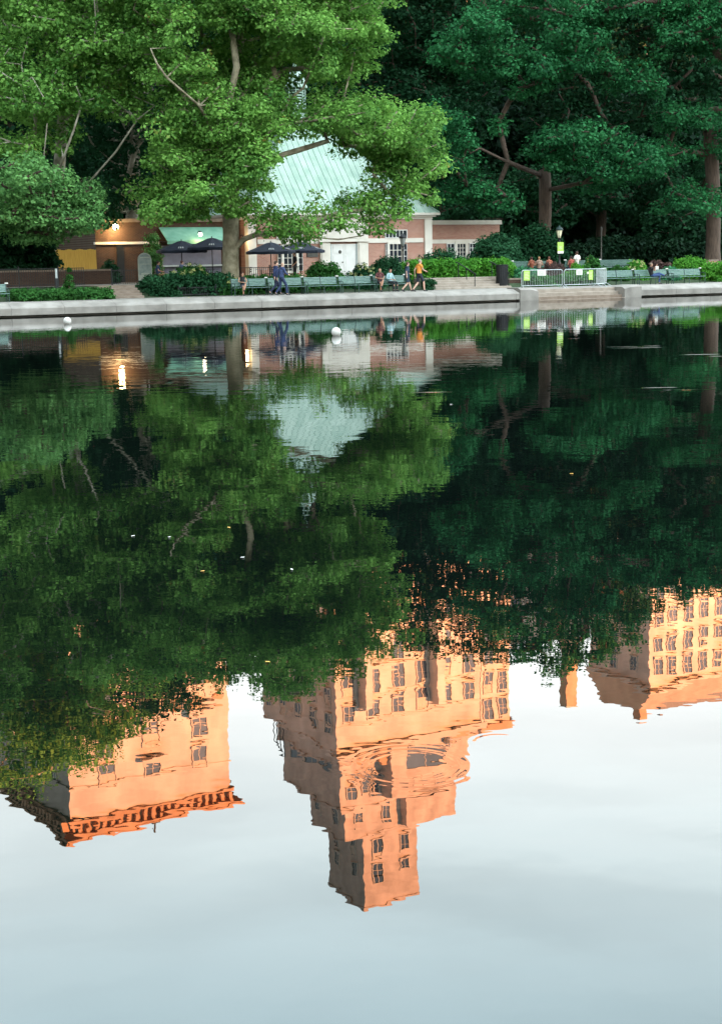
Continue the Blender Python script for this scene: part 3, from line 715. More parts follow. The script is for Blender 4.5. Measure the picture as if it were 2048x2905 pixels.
bench_run(655,1152,5.2,5,PZL,0,['green bench with the woman in a black top','green bench behind the two men in navy','third green bench from the plane tree, empty','empty green bench just left of the seated couple','green bench with the couple sitting on it'])
bench_run(1700,1990,5.2,3,PZL,0,['green bench just right of the barriers','green bench with the man holding up something white','empty green bench at the right before the bright bush'])
bench_run(1447,1545,11.6,1,TZ,math.pi,['grey green bench seen from behind above the bin'])
bench_run(1596,1790,11.6,2,TZ,math.pi,['bench seen from behind with the person in white','bench seen from behind next to the creamy flower bush'])
bench_run(-62,22,5.4,1,PZL,0,['pale green bench end cut off by the left edge'])
# ------------------------------------------------------------------ bin, lamps, barriers, buoys
v = 6.5; u0, u1 = PU(1409,v), PU(1438,v); z1 = PZ(1424,752,v); o = thing('litter_bin', 'dark round litter bin at the right end of the wide stairs', 'bin', Wp((u0+u1)/2,v,PZL+.12)); r = (u1-u0)/2*.93; hh = z1-PZL-.12
MB().lathe([(r*.86,0),(r*.9,.1),(r,hh-.1),(r,hh)],18).build('body', M['rubber'], o); mb = MB()
for k in range(20): t = 2*math.pi*k/20; mb.box((r+.01)*math.cos(t)-.012,(r+.01)*math.cos(t)+.012,(r+.01)*math.sin(t)-.012,(r+.01)*math.sin(t)+.012,.04,hh-.05)
mb.build('slat', M['darkmetal'], o); MB().lathe([(r*1.06,hh-.04),(r*1.08,hh+.01),(r*.7,hh+.03)],18).build('lid_ring', M['darkmetal'], o)
def lamp_post(x, ytop, v, zb, lab, lit, sign=False):
    u, zt, _ = PV(x, ytop, v); Hh = zt-zb; o = thing('lamp_post', lab, 'street lamp', Wp(u,v,zb))
    MB().lathe([(.20,0),(.20,.25),(.13,.35),(.10,.75),(.075,.85),(.055,1.0),(.05,Hh-1.15),(.08,Hh-1.12),(.08,Hh-1.05),(.05,Hh-1.0),(.07,Hh-.86),(.11,Hh-.82)],10).build('post', M['darkmetal'], o, True)
    MB().lathe([(.10,Hh-.82),(.15,Hh-.62),(.205,Hh-.34),(.21,Hh-.30)],12).build('lantern_glass', M['lampglass'] if lit else M['lampdim'], o, True)
    mb = MB()
    for k in range(6): t = 2*math.pi*k/6; mb.tube([(.11*math.cos(t),.11*math.sin(t),Hh-.82),(.217*math.cos(t),.217*math.sin(t),Hh-.30)],.009,4)
    mb.build('lantern_frame', M['darkmetal'], o)
    MB().lathe([(.25,Hh-.32),(.26,Hh-.27),(.23,Hh-.20),(.17,Hh-.12),(.08,Hh-.06),(.05,Hh-.05),(.04,Hh),(.01,Hh+.01)],14).build('lantern_cap', M['benchframe'] if lit else M['darkmetal'], o, True)
    return o, u
lamp_post(1142, 662, 16.5, TZ, 'black park lamp in front of the brick boathouse window', False)
lp, lu = lamp_post(1586, 640, 14.0, TZ, 'park lamp with a glowing lantern and lime green sign', True)
zs0, zs1 = PZ(1586,719,14), PZ(1586,687,14)
sg = thing('lamp_sign', 'lime green square sign with white foot strip on the lamp post', 'sign', Wp(lu,13.86,zs0)); sw = .245; sh_ = zs1-zs0
MB().box(-sw,sw,-.01,.01,0,sh_).build('plate', M['lime'], sg); MB().box(-sw,sw,-.014,-.011,.0,sh_*.2).build('foot_strip', M['paper'], sg)
mb = MB()
for k, (x_, z_, w_) in enumerate(((-.06,.62,.09),(.07,.60,.08),(0,.52,.13),(-.10,.46,.06),(.09,.45,.08),(0,.40,.12))): mb.box(x_-w_/2,x_+w_/2,-.014,-.011,sh_*z_-.02,sh_*z_+.022)
mb.build('emblem', M['limepale'], sg)
u, z, _ = PV(1705,643,17); o = thing('thin_post', 'thin dark post among the trees right of the lime sign', 'post', Wp(u,17,TZ)); hh = z-TZ; MB().tube([(0,0,0),(0,0,hh)],[.05,.035],8).build('post', M['bronze'], o); MB().lathe([(.06,hh-.3),(.10,hh-.1),(.03,hh)],10).build('head', M['bronze'], o)
u, z, _ = PV(160,762,7.4); o = thing('bollard_post', 'dark upright post with a pale top in the left ground cover', 'post', Wp(u,7.4,PZL)); hh = z-PZL; MB().tube([(0,0,0),(0,0,hh-.5)],.09,8).build('post', M['darkmetal'], o); MB().tube([(0,0,hh-.5),(0,0,hh)],.06,8).build('pale_top', M['galv'], o)
def barrier(L):
    o = thing('crowd_barrier', 'x', 'barrier', (0,0,0)); r = .021; Hh = 1.08; b = .17; c = .12
    mb = MB(); mb.tube([(0,0,b),(0,0,Hh-c),(.035,0,Hh-.035),(c,0,Hh),(L-c,0,Hh),(L-.035,0,Hh-.035),(L,0,Hh-c),(L,0,b)],r,8); mb.tube([(0,0,b+.02),(L,0,b+.02)],r*.9,8); mb.build('frame', M['galv'], o)
    mb = MB(); n = int(L/.118)
    for k in range(1,n): mb.tube([(L*k/n,0,b+.02),(L*k/n,0,Hh)],.0085,5)
    mb.build('bar', M['galv'], o)
    for x_ in (.03,L-.03):
        mb = MB(); mb.tube([(x_,-.32,.0),(x_,-.26,.06),(x_,0,.2),(x_,.26,.06),(x_,.32,0)],.018,6); mb.build('foot', M['galv'], o)
    return o
v = 1.9; ua, ub = PU(1479,v,800), PU(1595,v,800); BW = ub-ua; zb = PZL-.02
zb = .60
proto = barrier(BW); place(proto, Wp(ua,v,zb)); proto['label'] = 'leftmost steel crowd barrier with a lime notice at its left end'; proto['group'] = 'steel crowd barriers above the water steps'
uc = PU(1600,v,800)
q = dup(proto, Wp(uc,v,zb), AL, 'middle steel crowd barrier with a lime notice at its right end')
L3 = 1.15
ud = PU(1692,v,800)
q = dup(proto, Wp(ud,v+.02,zb), AL+math.radians(42), 'right end steel crowd barrier turned away at an angle')
uB = PU(1690,v,800)
def notice(x0, x1, y0, y1, m, lab, ink=True, vv=1.87):
    a, b = PU(x0,vv,y1), PU(x1,vv,y1); z1, z0 = PZ(x0,y0,vv), PZ(x0,y1,vv); o = thing('notice', lab, 'sign', Wp(a,vv,z0), AL)
    MB().box(0,b-a,-.004,.004,0,z1-z0).build('sheet', m, o)
    hh = z1-z0
    for k in range(5): MB().box((b-a)*.12,(b-a)*(.88-.15*(k%2)),-.0075,-.0045,hh*(.15+.15*k),hh*(.15+.15*k)+hh*.05).build('printed_line', M['ink'] if ink else M['limepale'], o)
notice(1485,1502,768,796,M['lime'],'tall lime notice on the leftmost barrier',False)
notice(1524,1548,766,782,M['paper'],'wide white notice on the leftmost barrier')
notice(1634,1651,765,780,M['paper'],'white notice in the middle of the second barrier')
notice(1664,1669,771,777,M['paper'],'tiny white tag beside the lime notice of the second barrier')
notice(1669,1681,766,794,M['lime'],'tall lime notice on the second barrier',False)
for x, y, r, lab in ((192.5,911,.17,'small white round buoy at the far left of the pond'),(954,944,.165,'white round buoy nearer the middle of the pond')):
    X_, Y_ = on_water(x, y+8); dd_ = math.hypot(X_,Y_); r = (11 if x < 500 else 13.5)/FPX*dd_
    o = thing('buoy', lab, 'buoy', (X_,Y_,r*.72), 0, 'white buoys on the pond'); MB().ball((0,0,0),r,20,14).build('float', M['buoy'], o, True); MB().lathe([(r*.12,-r*1.3),(r*.12,-r*.9)],8).build('mooring_ring', M['darkmetal'], o)
def leaf_float(x, y, c, lab):
    X_, Y_ = on_water(x, y); o = thing('floating_leaf', lab, 'leaf', (X_,Y_,.004), random.uniform(0,6), 'small leaves floating on the pond'); r = .004*math.hypot(X_,Y_)**.62
    MB().add([(-r,0,0),(-r*.4,r*.6,.004),(r*.6,r*.5,.002),(r*1.1,0,.006),(r*.5,-r*.55,.002),(-r*.5,-r*.5,.004)],[(0,1,2,3,4,5)]).build('blade', c, o)
LL = iter(['whitish leaf floating in the middle of the dark tree reflection','left one of two whitish leaves floating near the middle left','right one of two whitish leaves floating near the middle left','whitish leaf floating right of the pair','whitish leaf floating far out on the right half','yellow leaf floating under the reflected boathouse spire','yellow leaf floating left of centre','yellow leaf floating nearest the tower reflection','yellow leaf floating far right'])
for x, y, k in ((828,1617,0),(378,1522,0),(482,1525,0),(688,1583,0),(1280,1148,0),(650,1498,1),(575,1622,1),(760,1880,1),(1620,1345,1)):
    leaf_float(x, y, M['cap'] if k == 0 else M['wood'], 'small '+next(LL))
# ------------------------------------------------------------------ people
def remesh(o, vox=.013, sm=2):
    m = o.modifiers.new('r','REMESH'); m.mode = 'VOXEL'; m.voxel_size = vox; m.use_smooth_shade = True
    s = o.modifiers.new('s','SMOOTH'); s.iterations = sm; s.factor = .5
    return o
POSE = {
 'walk': dict(pel=(0,0,.95),wst=(.0,0,1.08),chs=(.02,0,1.30),nek=(.03,0,1.47),hed=(.055,0,1.615),sh=((.02,.17,1.42),(.02,-.17,1.42)),el=((.13,.23,1.16),(-.17,-.23,1.18)),wr=((.33,.20,1.05),(-.16,-.25,.93)),
   hp=((0,.09,.92),(0,-.09,.92)),kn=((.20,.09,.52),(-.04,-.09,.49)),an=((.32,.09,.10),(-.38,-.09,.17)),to=((.50,.10,.05),(-.25,-.10,.03))),
 'walk2': dict(pel=(0,0,.95),wst=(.0,0,1.08),chs=(.03,0,1.30),nek=(.05,0,1.47),hed=(.08,0,1.61),sh=((.03,.17,1.42),(.03,-.17,1.42)),el=((-.13,.24,1.16),(.12,-.23,1.17)),wr=((-.10,.26,.90),(.34,-.16,1.10)),
   hp=((0,.09,.92),(0,-.09,.92)),kn=((-.02,.09,.49),(.24,-.09,.53)),an=((-.33,.10,.14),(.27,-.10,.09)),to=((-.19,.10,.03),(.45,-.10,.04))),
 'sit': dict(pel=(0,0,.56),wst=(-.03,0,.68),chs=(-.07,0,.90),nek=(-.06,0,1.07),hed=(-.02,0,1.21),sh=((-.07,.17,1.03),(-.07,-.17,1.03)),el=((-.03,.25,.78),(-.03,-.25,.78)),wr=((.22,.14,.70),(.22,-.12,.72)),
   hp=((.02,.10,.53),(.02,-.10,.53)),kn=((.46,.12,.54),(.46,-.12,.54)),an=((.44,.11,.10),(.42,-.11,.10)),to=((.62,.12,.04),(.60,-.12,.04))),
 'cross': dict(pel=(0,0,.56),wst=(-.03,0,.68),chs=(-.06,0,.90),nek=(-.04,0,1.07),hed=(.01,0,1.20),sh=((-.06,.17,1.03),(-.06,-.17,1.03)),el=((.0,.25,.80),(-.0,-.25,.80)),wr=((.24,.10,.75),(.24,-.08,.77)),
   hp=((.02,.09,.54),(.02,-.09,.54)),kn=((.46,.02,.66),(.46,-.10,.54)),an=((.58,-.10,.34),(.40,-.10,.10)),to=((.74,-.14,.30),(.58,-.10,.04))),
 'raise': dict(pel=(0,0,.56),wst=(-.05,0,.68),chs=(-.10,0,.89),nek=(-.10,0,1.06),hed=(-.06,0,1.20),sh=((-.10,.17,1.02),(-.10,-.17,1.02)),el=((.12,.22,.84),(.12,-.20,.84)),wr=((.26,.08,1.10),(.26,-.06,1.10)),
   hp=((.02,.09,.54),(.02,-.09,.54)),kn=((.46,-.02,.66),(.46,-.12,.54)),an=((.80,-.06,.52),(.42,-.12,.10)),to=((.92,-.08,.62),(.60,-.12,.04))),
 'stand': dict(pel=(0,0,.94),wst=(0,0,1.08),chs=(.0,0,1.30),nek=(.0,0,1.47),hed=(.03,0,1.61),sh=((.0,.17,1.42),(.0,-.17,1.42)),el=((.0,.23,1.14),(.0,-.23,1.14)),wr=((.18,.18,.98),(.10,-.22,.90)),
   hp=((0,.09,.92),(0,-.09,.92)),kn=((.02,.10,.50),(.02,-.10,.50)),an=((0,.10,.08),(0,-.10,.08)),to=((.16,.12,.04),(.16,-.12,.04))),
}
def lerp(a, b, f): return tuple(a[i]*(1-f)+b[i]*f for i in range(3))
def person(x, yfoot, v, zb, face, pose, lab, shirt, bottom, skin='tan', hair=(.03,.02,.015), sleeve=.5, leg=1.0, height=1.75, shoe=(.05,.05,.05), long=False, bald=False, female=False, u=None):
    P = POSE[pose]; s = height/1.75; u = PU(x,v,yfoot) if u is None else u
    o = thing('person', lab, 'person', Wp(u,v,zb), AL+face); o.scale = (s,s,s)
    k = .92 if female else 1
    b = MB()
    b.tube([P['pel'],P['wst'],P['chs'],lerp(P['chs'],P['nek'],.8)],[.125,.115*k,.135*k,.07],12); b.tube([P['nek'],P['hed']],[.052*k,.05],10)
    b.tube([P['sh'][0],lerp(P['sh'][0],P['sh'][1],.5),P['sh'][1]],[.055*k,.085*k,.055*k],10)
    h = P['hed']; b.ball((h[0],h[1],h[2]+.02),(.092,.074,.105),14,10); b.ball((h[0]+.03,h[1],h[2]-.05),(.06,.055,.06),12,8)
    b.tube([(h[0]+.080,h[1],h[2]+.03),(h[0]+.112,h[1],h[2]-.015)],[.010,.016],6)
    for sg_ in (1,-1): b.ball((h[0]-.005,h[1]+sg_*.076,h[2]+.0),(.022,.012,.032),8,6)
    b.tube([(h[0]+.075,h[1]-.022,h[2]-.055),(h[0]+.086,h[1],h[2]-.055),(h[0]+.075,h[1]+.022,h[2]-.055)],.010,6)
    for i in (0,1):
        sg_ = 1 if i == 0 else -1
        b.tube([P['sh'][i],P['el'][i],P['wr'][i]],[.05*k,.038*k,.026],10)
        b.tube([P['hp'][i],lerp(P['hp'][i],P['kn'][i],.5),P['kn'][i],lerp(P['kn'][i],P['an'][i],.35),P['an'][i]],[.088,.074,.054,.056,.036],10)
        b.tube([P['an'][i],(P['an'][i][0]*.5+P['to'][i][0]*.5,P['an'][i][1]*.5+P['to'][i][1]*.5,(P['an'][i][2]+P['to'][i][2])/2-.01),P['to'][i]],[.04,.038,.028],8)
        w = Vector(P['wr'][i]); d = (w-Vector(P['el'][i])).normalized(); sd_ = Vector((0,1,0)); sd_ = (sd_-d*sd_.dot(d)).normalized(); nr = d.cross(sd_)
        b.tube([w, w+d*.05, w+d*.09],[.027,.036,.032],8)
        for fi, (off, ln) in enumerate(((-.030,.062),(-.010,.075),(.010,.070),(.030,.055))):
            q = w+d*.09+sd_*off; b.tube([q,q+d*ln*.55+nr*.006*sg_,q+d*ln*.9+nr*.025*sg_],[.0095,.009,.008],6)
        q = w+d*.035+sd_*.03*sg_; b.tube([q,q+d*.03+sd_*.025*sg_,q+d*.06+sd_*.03*sg_],[.012,.011,.009],6)
    remesh(b.build('body', SKIN[skin], o))
    sm = cloth(shirt); c = MB()
    c.tube([P['pel'],P['wst'],P['chs'],lerp(P['chs'],P['nek'],.72)],[.142,.132*k,.152*k,.085],14)
    c.tube([P['sh'][0],lerp(P['sh'][0],P['sh'][1],.5),P['sh'][1]],[.068*k,.10*k,.068*k] if sleeve > 0 else [.058*k,.098*k,.058*k],12)
    for i in (0,1):
        if sleeve > 0:
            e = P['el'][i]
            if sleeve <= 1: c.tube([P['sh'][i],lerp(P['sh'][i],e,sleeve)],[.066*k,.056],10)
            else: c.tube([P['sh'][i],e,lerp(e,P['wr'][i],sleeve-1)],[.066*k,.054,.044],10)
    remesh(c.build('shirt', sm, o), .014)
    bm_ = cloth(bottom); c = MB(); c.tube([lerp(P['pel'],P['wst'],.5),P['pel'],lerp(P['hp'][0],P['hp'][1],.5)],[.138,.146,.12],12)
    for i in (0,1):
        H_, K_, A_ = P['hp'][i],P['kn'][i],P['an'][i]
        if leg <= .5: c.tube([H_,lerp(H_,K_,leg*2)],[.102,.088],10)
        else: c.tube([H_,K_,lerp(K_,A_,(leg-.5)*2*.93)],[.102,.070,.056],10)
    remesh(c.build('shorts' if leg <= .6 else 'trousers', bm_, o), .014)
    for i in (0,1):
        A_, T_ = Vector(P['an'][i]), Vector(P['to'][i]); c = MB(); c.tube([A_+Vector((-.03,0,-.02)),A_*.5+T_*.5,T_+Vector((.02,0,0))],[.048,.046,.036],10); remesh(c.build('shoe', cloth(shoe), o), .012)
    if not bald or True:
        hm_ = MB(); hh = (h[0]-.018,h[1],h[2]+.042); hm_.ball(hh,(.098,.083,.098) if not bald else (.085,.080,.06),14,10)
        if long: hm_.tube([(h[0]-.05,h[1],h[2]+.03),(h[0]-.085,h[1],h[2]-.08),(h[0]-.08,h[1],h[2]-.24)],[.07,.065,.035],10)
        hm_.build('hair', cloth(hair), o, True)
    for sg_ in (1,-1): MB().ball((h[0]+.086,h[1]+sg_*.030,h[2]+.018),.010,8,6).build('eye', cloth((.015,.012,.01)), o)
    return o
NV = (.018,.030,.085)
RIGHT = math.radians(0); TOW = -math.pi/2        # facing along the bank / towards the water
person(690,838,4.95,PZL,TOW-.1,'cross','woman in a black tank top sitting at the left end of the benches',(.012,.012,.014),(.06,.07,.09),'tan',(.06,.03,.02),0,.42,1.66,female=True,long=True)
person(783,838,3.7,PZL,0,'walk','man in dark navy walking half behind another man',NV,(.015,.022,.05),'pale',(.05,.03,.02),1.9,1,1.86)
person(800,838,3.0,PZL,.15,'walk2','bald man in navy shirt walking in front of the benches',(.035,.055,.13),(.02,.035,.085),'pale',(.35,.24,.17),1.8,1,1.78,bald=True)
person(838,800,11.2,TZ,math.pi,'stand','person in black standing behind the iron fence',(.01,.01,.012),(.02,.02,.02),'tan',(.03,.02,.015),.8,1,1.7)
person(1078,828,4.95,PZL,TOW-.15,'cross','bald man in a maroon shirt sitting on the bench',(.10,.035,.035),(.03,.03,.04),'tan',(.42,.26,.19),.7,.4,1.76,bald=True)
person(1108,828,4.95,PZL,TOW+.2,'sit','woman in a pale blue open shirt sitting on the bench',(.30,.44,.46),(.02,.025,.03),'tan',(.03,.02,.015),1.7,1,1.70,female=True)
person(1155,828,3.1,PZL,0,'walk','woman in dark patterned top and shorts walking by the bench',(.03,.05,.08),(.025,.04,.06),'pale',(.08,.05,.03),.9,.42,1.68,female=True)
person(1189,828,2.9,PZL,.1,'walk2','man in an orange shirt and dark shorts walking right',(.72,.27,.05),(.02,.025,.035),'pale',(.30,.26,.22),.55,.45,1.82)
person(1848,808,4.95,PZL,-.35,'raise','man in a black shirt and jeans leaning back on the right bench',(.012,.012,.014),(.03,.06,.15),'tan',(.20,.15,.11),.6,1,1.78)
bk = thing('open_book', 'small white open book held up by the seated man', 'book', Wp(PU(1862,4.45,765),4.42,PZ(1862,764,4.42)), AL-.35)
MB().box(-.10,.0,-.012,.0,0,.19,.2).build('page', M['paper'], bk); MB().box(.0,.10,-.012,.0,0,.19,-.2).build('page', M['paper'], bk); MB().box(-.105,.105,.003,.008,-.005,.195).build('cover', M['paper'], bk)
for x, lab, sh_c, hair, vv in ((1506,'person with dark hair on the far bench above the bin, left one',(.20,.06,.03),(.05,.02,.015),11.4),(1528,'fair haired person on the far bench above the bin',(.30,.20,.15),(.30,.16,.08),11.4),(1556,'person in a reddish top behind the purple mound bush',(.30,.10,.06),(.12,.05,.03),11.5),
    (1618,'person in red on the far bench beside the one in white',(.30,.07,.05),(.04,.02,.02),11.4),(1667,'person in an orange top behind the round green bush',(.45,.16,.05),(.03,.02,.015),11.5)):
    person(x,790,vv,TZ-.10,TOW+math.pi+.4*random.uniform(-1,1),'sit',lab,sh_c,(.03,.03,.05),'tan',hair,.5,1,1.70)
person(1634,790,11.4,TZ+.12,TOW+math.pi,'sit','person in a white shirt seated tall on the far bench',(.72,.68,.62),(.05,.05,.06),'tan',(.06,.03,.02),.7,1,1.80)
person(453,800,11.6,TZ,-.3,'sit','person in navy sitting left of the shuttered counter',(.03,.05,.10),(.35,.22,.10),'tan',(.03,.02,.015),.6,.6,1.72)
person(520,800,12.2,TZ,.2,'sit','person with a pink face behind the creamy flowers at the hedge',(.12,.16,.24),(.03,.03,.05),'pale',(.10,.04,.03),.6,1,1.72)
# ------------------------------------------------------------------ shrubs
def shrub(x0, x1, ytop, ybot, v, depth, leafm, lab, per=150, lsize=.13, cr=.38, sp=.42, seed=1, name='shrub', cat='shrub', zb=None, round_=True, n=None, group=None, flower=None):
    g = np.random.default_rng(seed); a, b = PU(x0,v), PU(x1,v); xc = (x0+x1)/2
    z1 = PZ(xc,ytop,v); z0 = zb if zb is not None else PZ(xc,ybot,v); w, hh = (b-a)/2, z1-z0; base = Wp((a+b)/2,v,z0)
    pts = []; n = n or int(max(12, (2*w)*(hh)*depth*2/sp**2))
    for _ in range(n*3):
        if round_:
            d = g.normal(size=3); d /= np.linalg.norm(d); d[2] = abs(d[2]); k = .45+.5*g.random()
            q = np.array([d[0]*k*w, d[1]*k*depth, d[2]*k*hh+.0])
        else: q = np.array([(g.random()*2-1)*(w-cr*.6), (g.random()*2-1)*depth, (g.random()**.7)*(hh-cr*.55)])
        if all(np.linalg.norm(q-p) > sp*.7 for p in pts[-80:]): pts.append(q)
        if len(pts) >= n: break
    pts = np.array(pts); o = thing(name, lab, cat, base, AL, group)
    leaves('foliage', pts, cr*(.75+.5*g.random(len(pts))), per, lsize, leafm, o, flat=.75, seed=seed, hollow=.3)
    mb = MB()
    for k in range(min(14,len(pts))): q = pts[int(g.integers(len(pts)))]; mb.tube([(q[0]*.25,q[1]*.25,-.15),(q[0]*.7,q[1]*.7,q[2]*.5),tuple(q)],[.03,.02,.008],5)
    mb.build('stem', M['barkdark'], o)
    if flower:
        fp_ = [p for p in pts if p[2] > hh*.45 and p[1] < depth*.3][:26]
        if fp_: leaves('flower_head', np.array(fp_)+np.array([0,-cr*.5,cr*.45]), np.full(len(fp_),.12), 60, .06, flower, o, flat=.8, seed=seed+3)
    return o
K = PZL
shrub(15,305,817,850,6.6,1.5,LF['shrub'],'low green ground cover strip along the left path',n=230,round_=False,cr=.25,sp=.3,per=110,lsize=.12,seed=11,zb=K,name='ground_cover',cat='ground cover')
shrub(408,640,775,845,7.8,1.3,LF['darkshrub'],'wide dark green hedge left of the plane tree trunk',n=240,round_=False,seed=12,zb=K)
shrub(470,600,745,800,8.6,1.0,LF['shrub'],'hydrangea bush with pale yellow heads above the dark hedge',n=60,seed=13,flower=LF['cream'],zb=K+.3)
shrub(596,690,785,840,7.0,.8,LF['shrub'],'leafy bush at the foot of the plane tree',n=60,seed=14,flower=LF['cream'],zb=K)
shrub(672,870,778,815,7.3,.8,LF['shrub'],'green shrubs behind the left benches beside the trunk',n=90,round_=False,seed=15,zb=K)
shrub(858,985,738,810,8.0,1.0,LF['shrub'],'bushy green shrub in front of the white doors, left one',n=80,seed=16,zb=K)
shrub(975,1085,752,810,7.8,.9,LF['darkshrub'],'dark shrub behind the empty bench before the doors',n=80,seed=17,flower=LF['cream'],zb=K)
shrub(1040,1160,725,810,8.6,1.0,LF['darkshrub'],'dark rounded evergreen shrub behind the seated couple',n=90,seed=18,zb=K)
shrub(1170,1345,705,790,10.6,1.2,LF['darkshrub'],'loose dark shrub before the wing windows',n=110,seed=19,per=110,zb=TZ)
shrub(1140,1440,733,800,9.4,.9,LF['bright'],'long bright green hedge above the wide stairs',n=300,round_=False,seed=20,zb=K+.35)
shrub(1196,1227,788,824,6.0,.45,LF['darkshrub'],'small clipped box bush beside the man in orange',n=26,round_=False,cr=.22,sp=.2,lsize=.07,seed=21,zb=K)
shrub(1340,1480,655,770,13.5,2.0,LF['darkshrub'],'tall dark rhododendron covering the end of the wing',n=170,seed=22,cr=.5,sp=.5,lsize=.17,zb=TZ)
shrub(1400,1600,632,770,17,2.6,LF['darkshade'],'broad dark bush mound left of the lamp with the sign',n=220,seed=23,cr=.6,sp=.6,lsize=.2,zb=TZ)
shrub(1440,1540,755,800,9.0,.8,LF['bluegreen'],'low greyish planting between bin and barriers',n=60,seed=24,cr=.25,sp=.3,zb=K+.2)
shrub(1532,1604,738,780,9.4,.8,LF['purple'],'purple brown rounded mound behind the left barrier',n=60,seed=25,cr=.26,sp=.26,lsize=.08,zb=K+.3)
shrub(1600,1665,748,800,8.4,.7,LF['bright'],'low bright green bush behind the second barrier',n=50,seed=26,cr=.3,zb=K)
shrub(1648,1712,724,790,9.2,.8,LF['shrub'],'round mid green bush right of the person in white',n=60,seed=27,cr=.3,zb=K)
shrub(1500,1720,780,815,6.6,.8,LF['shrub'],'low green planting seen through the barrier bars',n=110,round_=False,seed=28,cr=.25,sp=.3,zb=K)
shrub(1722,1780,750,800,8.0,.7,LF['shrub'],'small leafy shrub left of the creamy flower bush',n=40,seed=29,cr=.28,zb=K)
shrub(1768,1836,734,790,8.4,.8,LF['bright'],'light green bush dotted with large creamy flower heads',n=60,seed=30,flower=LF['cream'],zb=K)
shrub(1836,1905,735,790,9.2,.8,LF['purple'],'low purplish shrub behind the right bench',n=50,seed=31,cr=.28,zb=K+.3)
shrub(1868,1925,752,790,7.6,.6,LF['bluegreen'],'pale blue green plant behind the seated man in jeans',n=36,seed=32,cr=.22,sp=.24,zb=K)
shrub(1900,2010,722,800,8.6,1.2,LF['bright'],'big bright green rounded bush at the right',n=120,seed=33,zb=K)
shrub(1985,2090,738,815,7.2,1.2,LF['bright'],'yellowish green shrub cut off by the right edge',n=100,seed=34,zb=K)
shrub(1700,2060,757,800,12.5,1.2,LF['darkshade'],'dark planting behind the right benches',n=160,round_=False,seed=35,zb=TZ-.2)
shrub(300,330,735,770,17,1.0,LF['darkshrub'],'dark bush under the bright floodlight',n=36,seed=36,zb=TZ)
shrub(412,460,640,790,17.5,.7,LF['plane2'],'small lit leafy tree beside the shuttered counter',n=60,seed=37,per=70,zb=TZ,name='small_tree',cat='tree')
shrub(180,215,738,815,8.6,.4,LF['shrub'],'thin young plant before the yellow plank fence',n=7,seed=38,cr=.22,per=60,zb=TZ)
# ------------------------------------------------------------------ trees
tree('plane_tree','big plane tree with mottled trunk standing before the boathouse',650,790,8.4,.47,(640,330,8.0),[
  (560,520,6,150,95,4.5,60),(540,585,6,120,30,2.5,30),(470,600,7,75,30,2.5,20),(705,500,7,42,95,2.5,30),(720,420,7,30,60,2,12),(500,420,8,110,150,5,40),(640,330,8,170,200,6,80),(560,130,8,190,210,7,110),(745,120,8,150,220,7,100),(945,120,8,115,170,5,66),
  (975,320,7,120,90,4.5,55),(1115,385,7,130,100,4,70),(1150,470,7,100,90,3,40),(1170,350,7,60,60,2.5,14),(1110,570,6.5,120,60,2,30),(990,560,6.5,110,50,1.5,16),(940,640,6,110,30,1.5,12),(800,650,6,90,45,2,22),(720,600,6.5,70,40,2,22),
  (640,-60,8,280,180,8,150),(850,-120,8,230,160,7,130),(700,-200,9,260,110,7,90),(960,-60,8,130,170,5,60),(680,440,5,90,80,3,26),(850,330,6,110,60,3,20),(1010,640,6,90,28,1.2,8)],
  LF['plane'], M['bark'], per=190, crad=(.65,1.1), lsize=.185, spacing=.72, seed=3, zb=.9, dens=1.25, grp=2.0,
  holes=((858,290,2,62),(838,505,42,62),(925,520,34,34),(329,643,30,30),(545,668,60,10)),
  extra=[[(655,560,8.3),(700,500,7.5),(740,470,7),(800,440,6.8),(850,425,6.5),(930,400,6.5)],[(655,720,8.3),(690,680,7.6),(730,664,7.2),(790,662,6.8),(850,640,6.5),(905,632,6.3)],[(850,650,6.6),(900,625,6.3),(960,605,6.2),(1050,590,6.2),(1120,565,6.2)],
   [(800,640,6.8),(885,672,6.4),(960,680,6.3),(1030,668,6.2)],[(640,480,8),(604,370,5.6),(566,300,4.7),(522,262,4.3),(474,220,4.1),(446,180,4.3),(428,138,4.9)],[(650,500,8),(636,400,7),(648,300,6.2),(672,190,5.5),(655,60,6)],[(660,520,8.2),(760,330,7),(860,250,6),(920,100,5)]])
tree('plane_tree','large plane tree with leaning pale limbs at the upper left',120,790,16,.36,(180,330,15),[
  (130,180,13,230,190,6,110),(330,110,13,190,170,6,90),(80,360,12,120,120,5,40),(250,300,13,150,110,5,40),(180,-60,13,280,220,7,150),(0,-200,14,260,260,8,150),(330,-130,14,200,180,7,90),(-60,-420,15,200,170,8,80),(60,-330,15,200,170,7,70)],
  LF['plane'], M['barkpale'], per=175, crad=(.75,1.25), lsize=.205, spacing=.85, seed=4, zb=1.2, dens=1.15,
  extra=[[(125,600,16),(180,450,11),(210,370,10),(235,290,10)],[(125,560,16),(125,450,10),(135,350,10)],[(180,600,16),(330,430,11),(390,340,10),(440,300,10)]])
tree('plane_tree','plane tree with drooping low foliage hiding the left fence end',-70,790,11,.30,(-60,580,10.5),[
  (120,600,9,150,80,3.5,60),(40,520,9,120,80,4,45),(205,640,8,70,50,2.5,26),(170,530,9,110,50,3.5,34),(250,560,9,50,45,2.5,16),(-40,620,10,80,60,3,20)],
  LF['plane2'], M['barkdark'], per=190, crad=(.65,1.0), lsize=.18, spacing=.72, dens=1.2, seed=5, zb=1.2, extra=[[(-60,600,10.5),(-10,618,9.5),(40,618,9),(80,640,9)]])
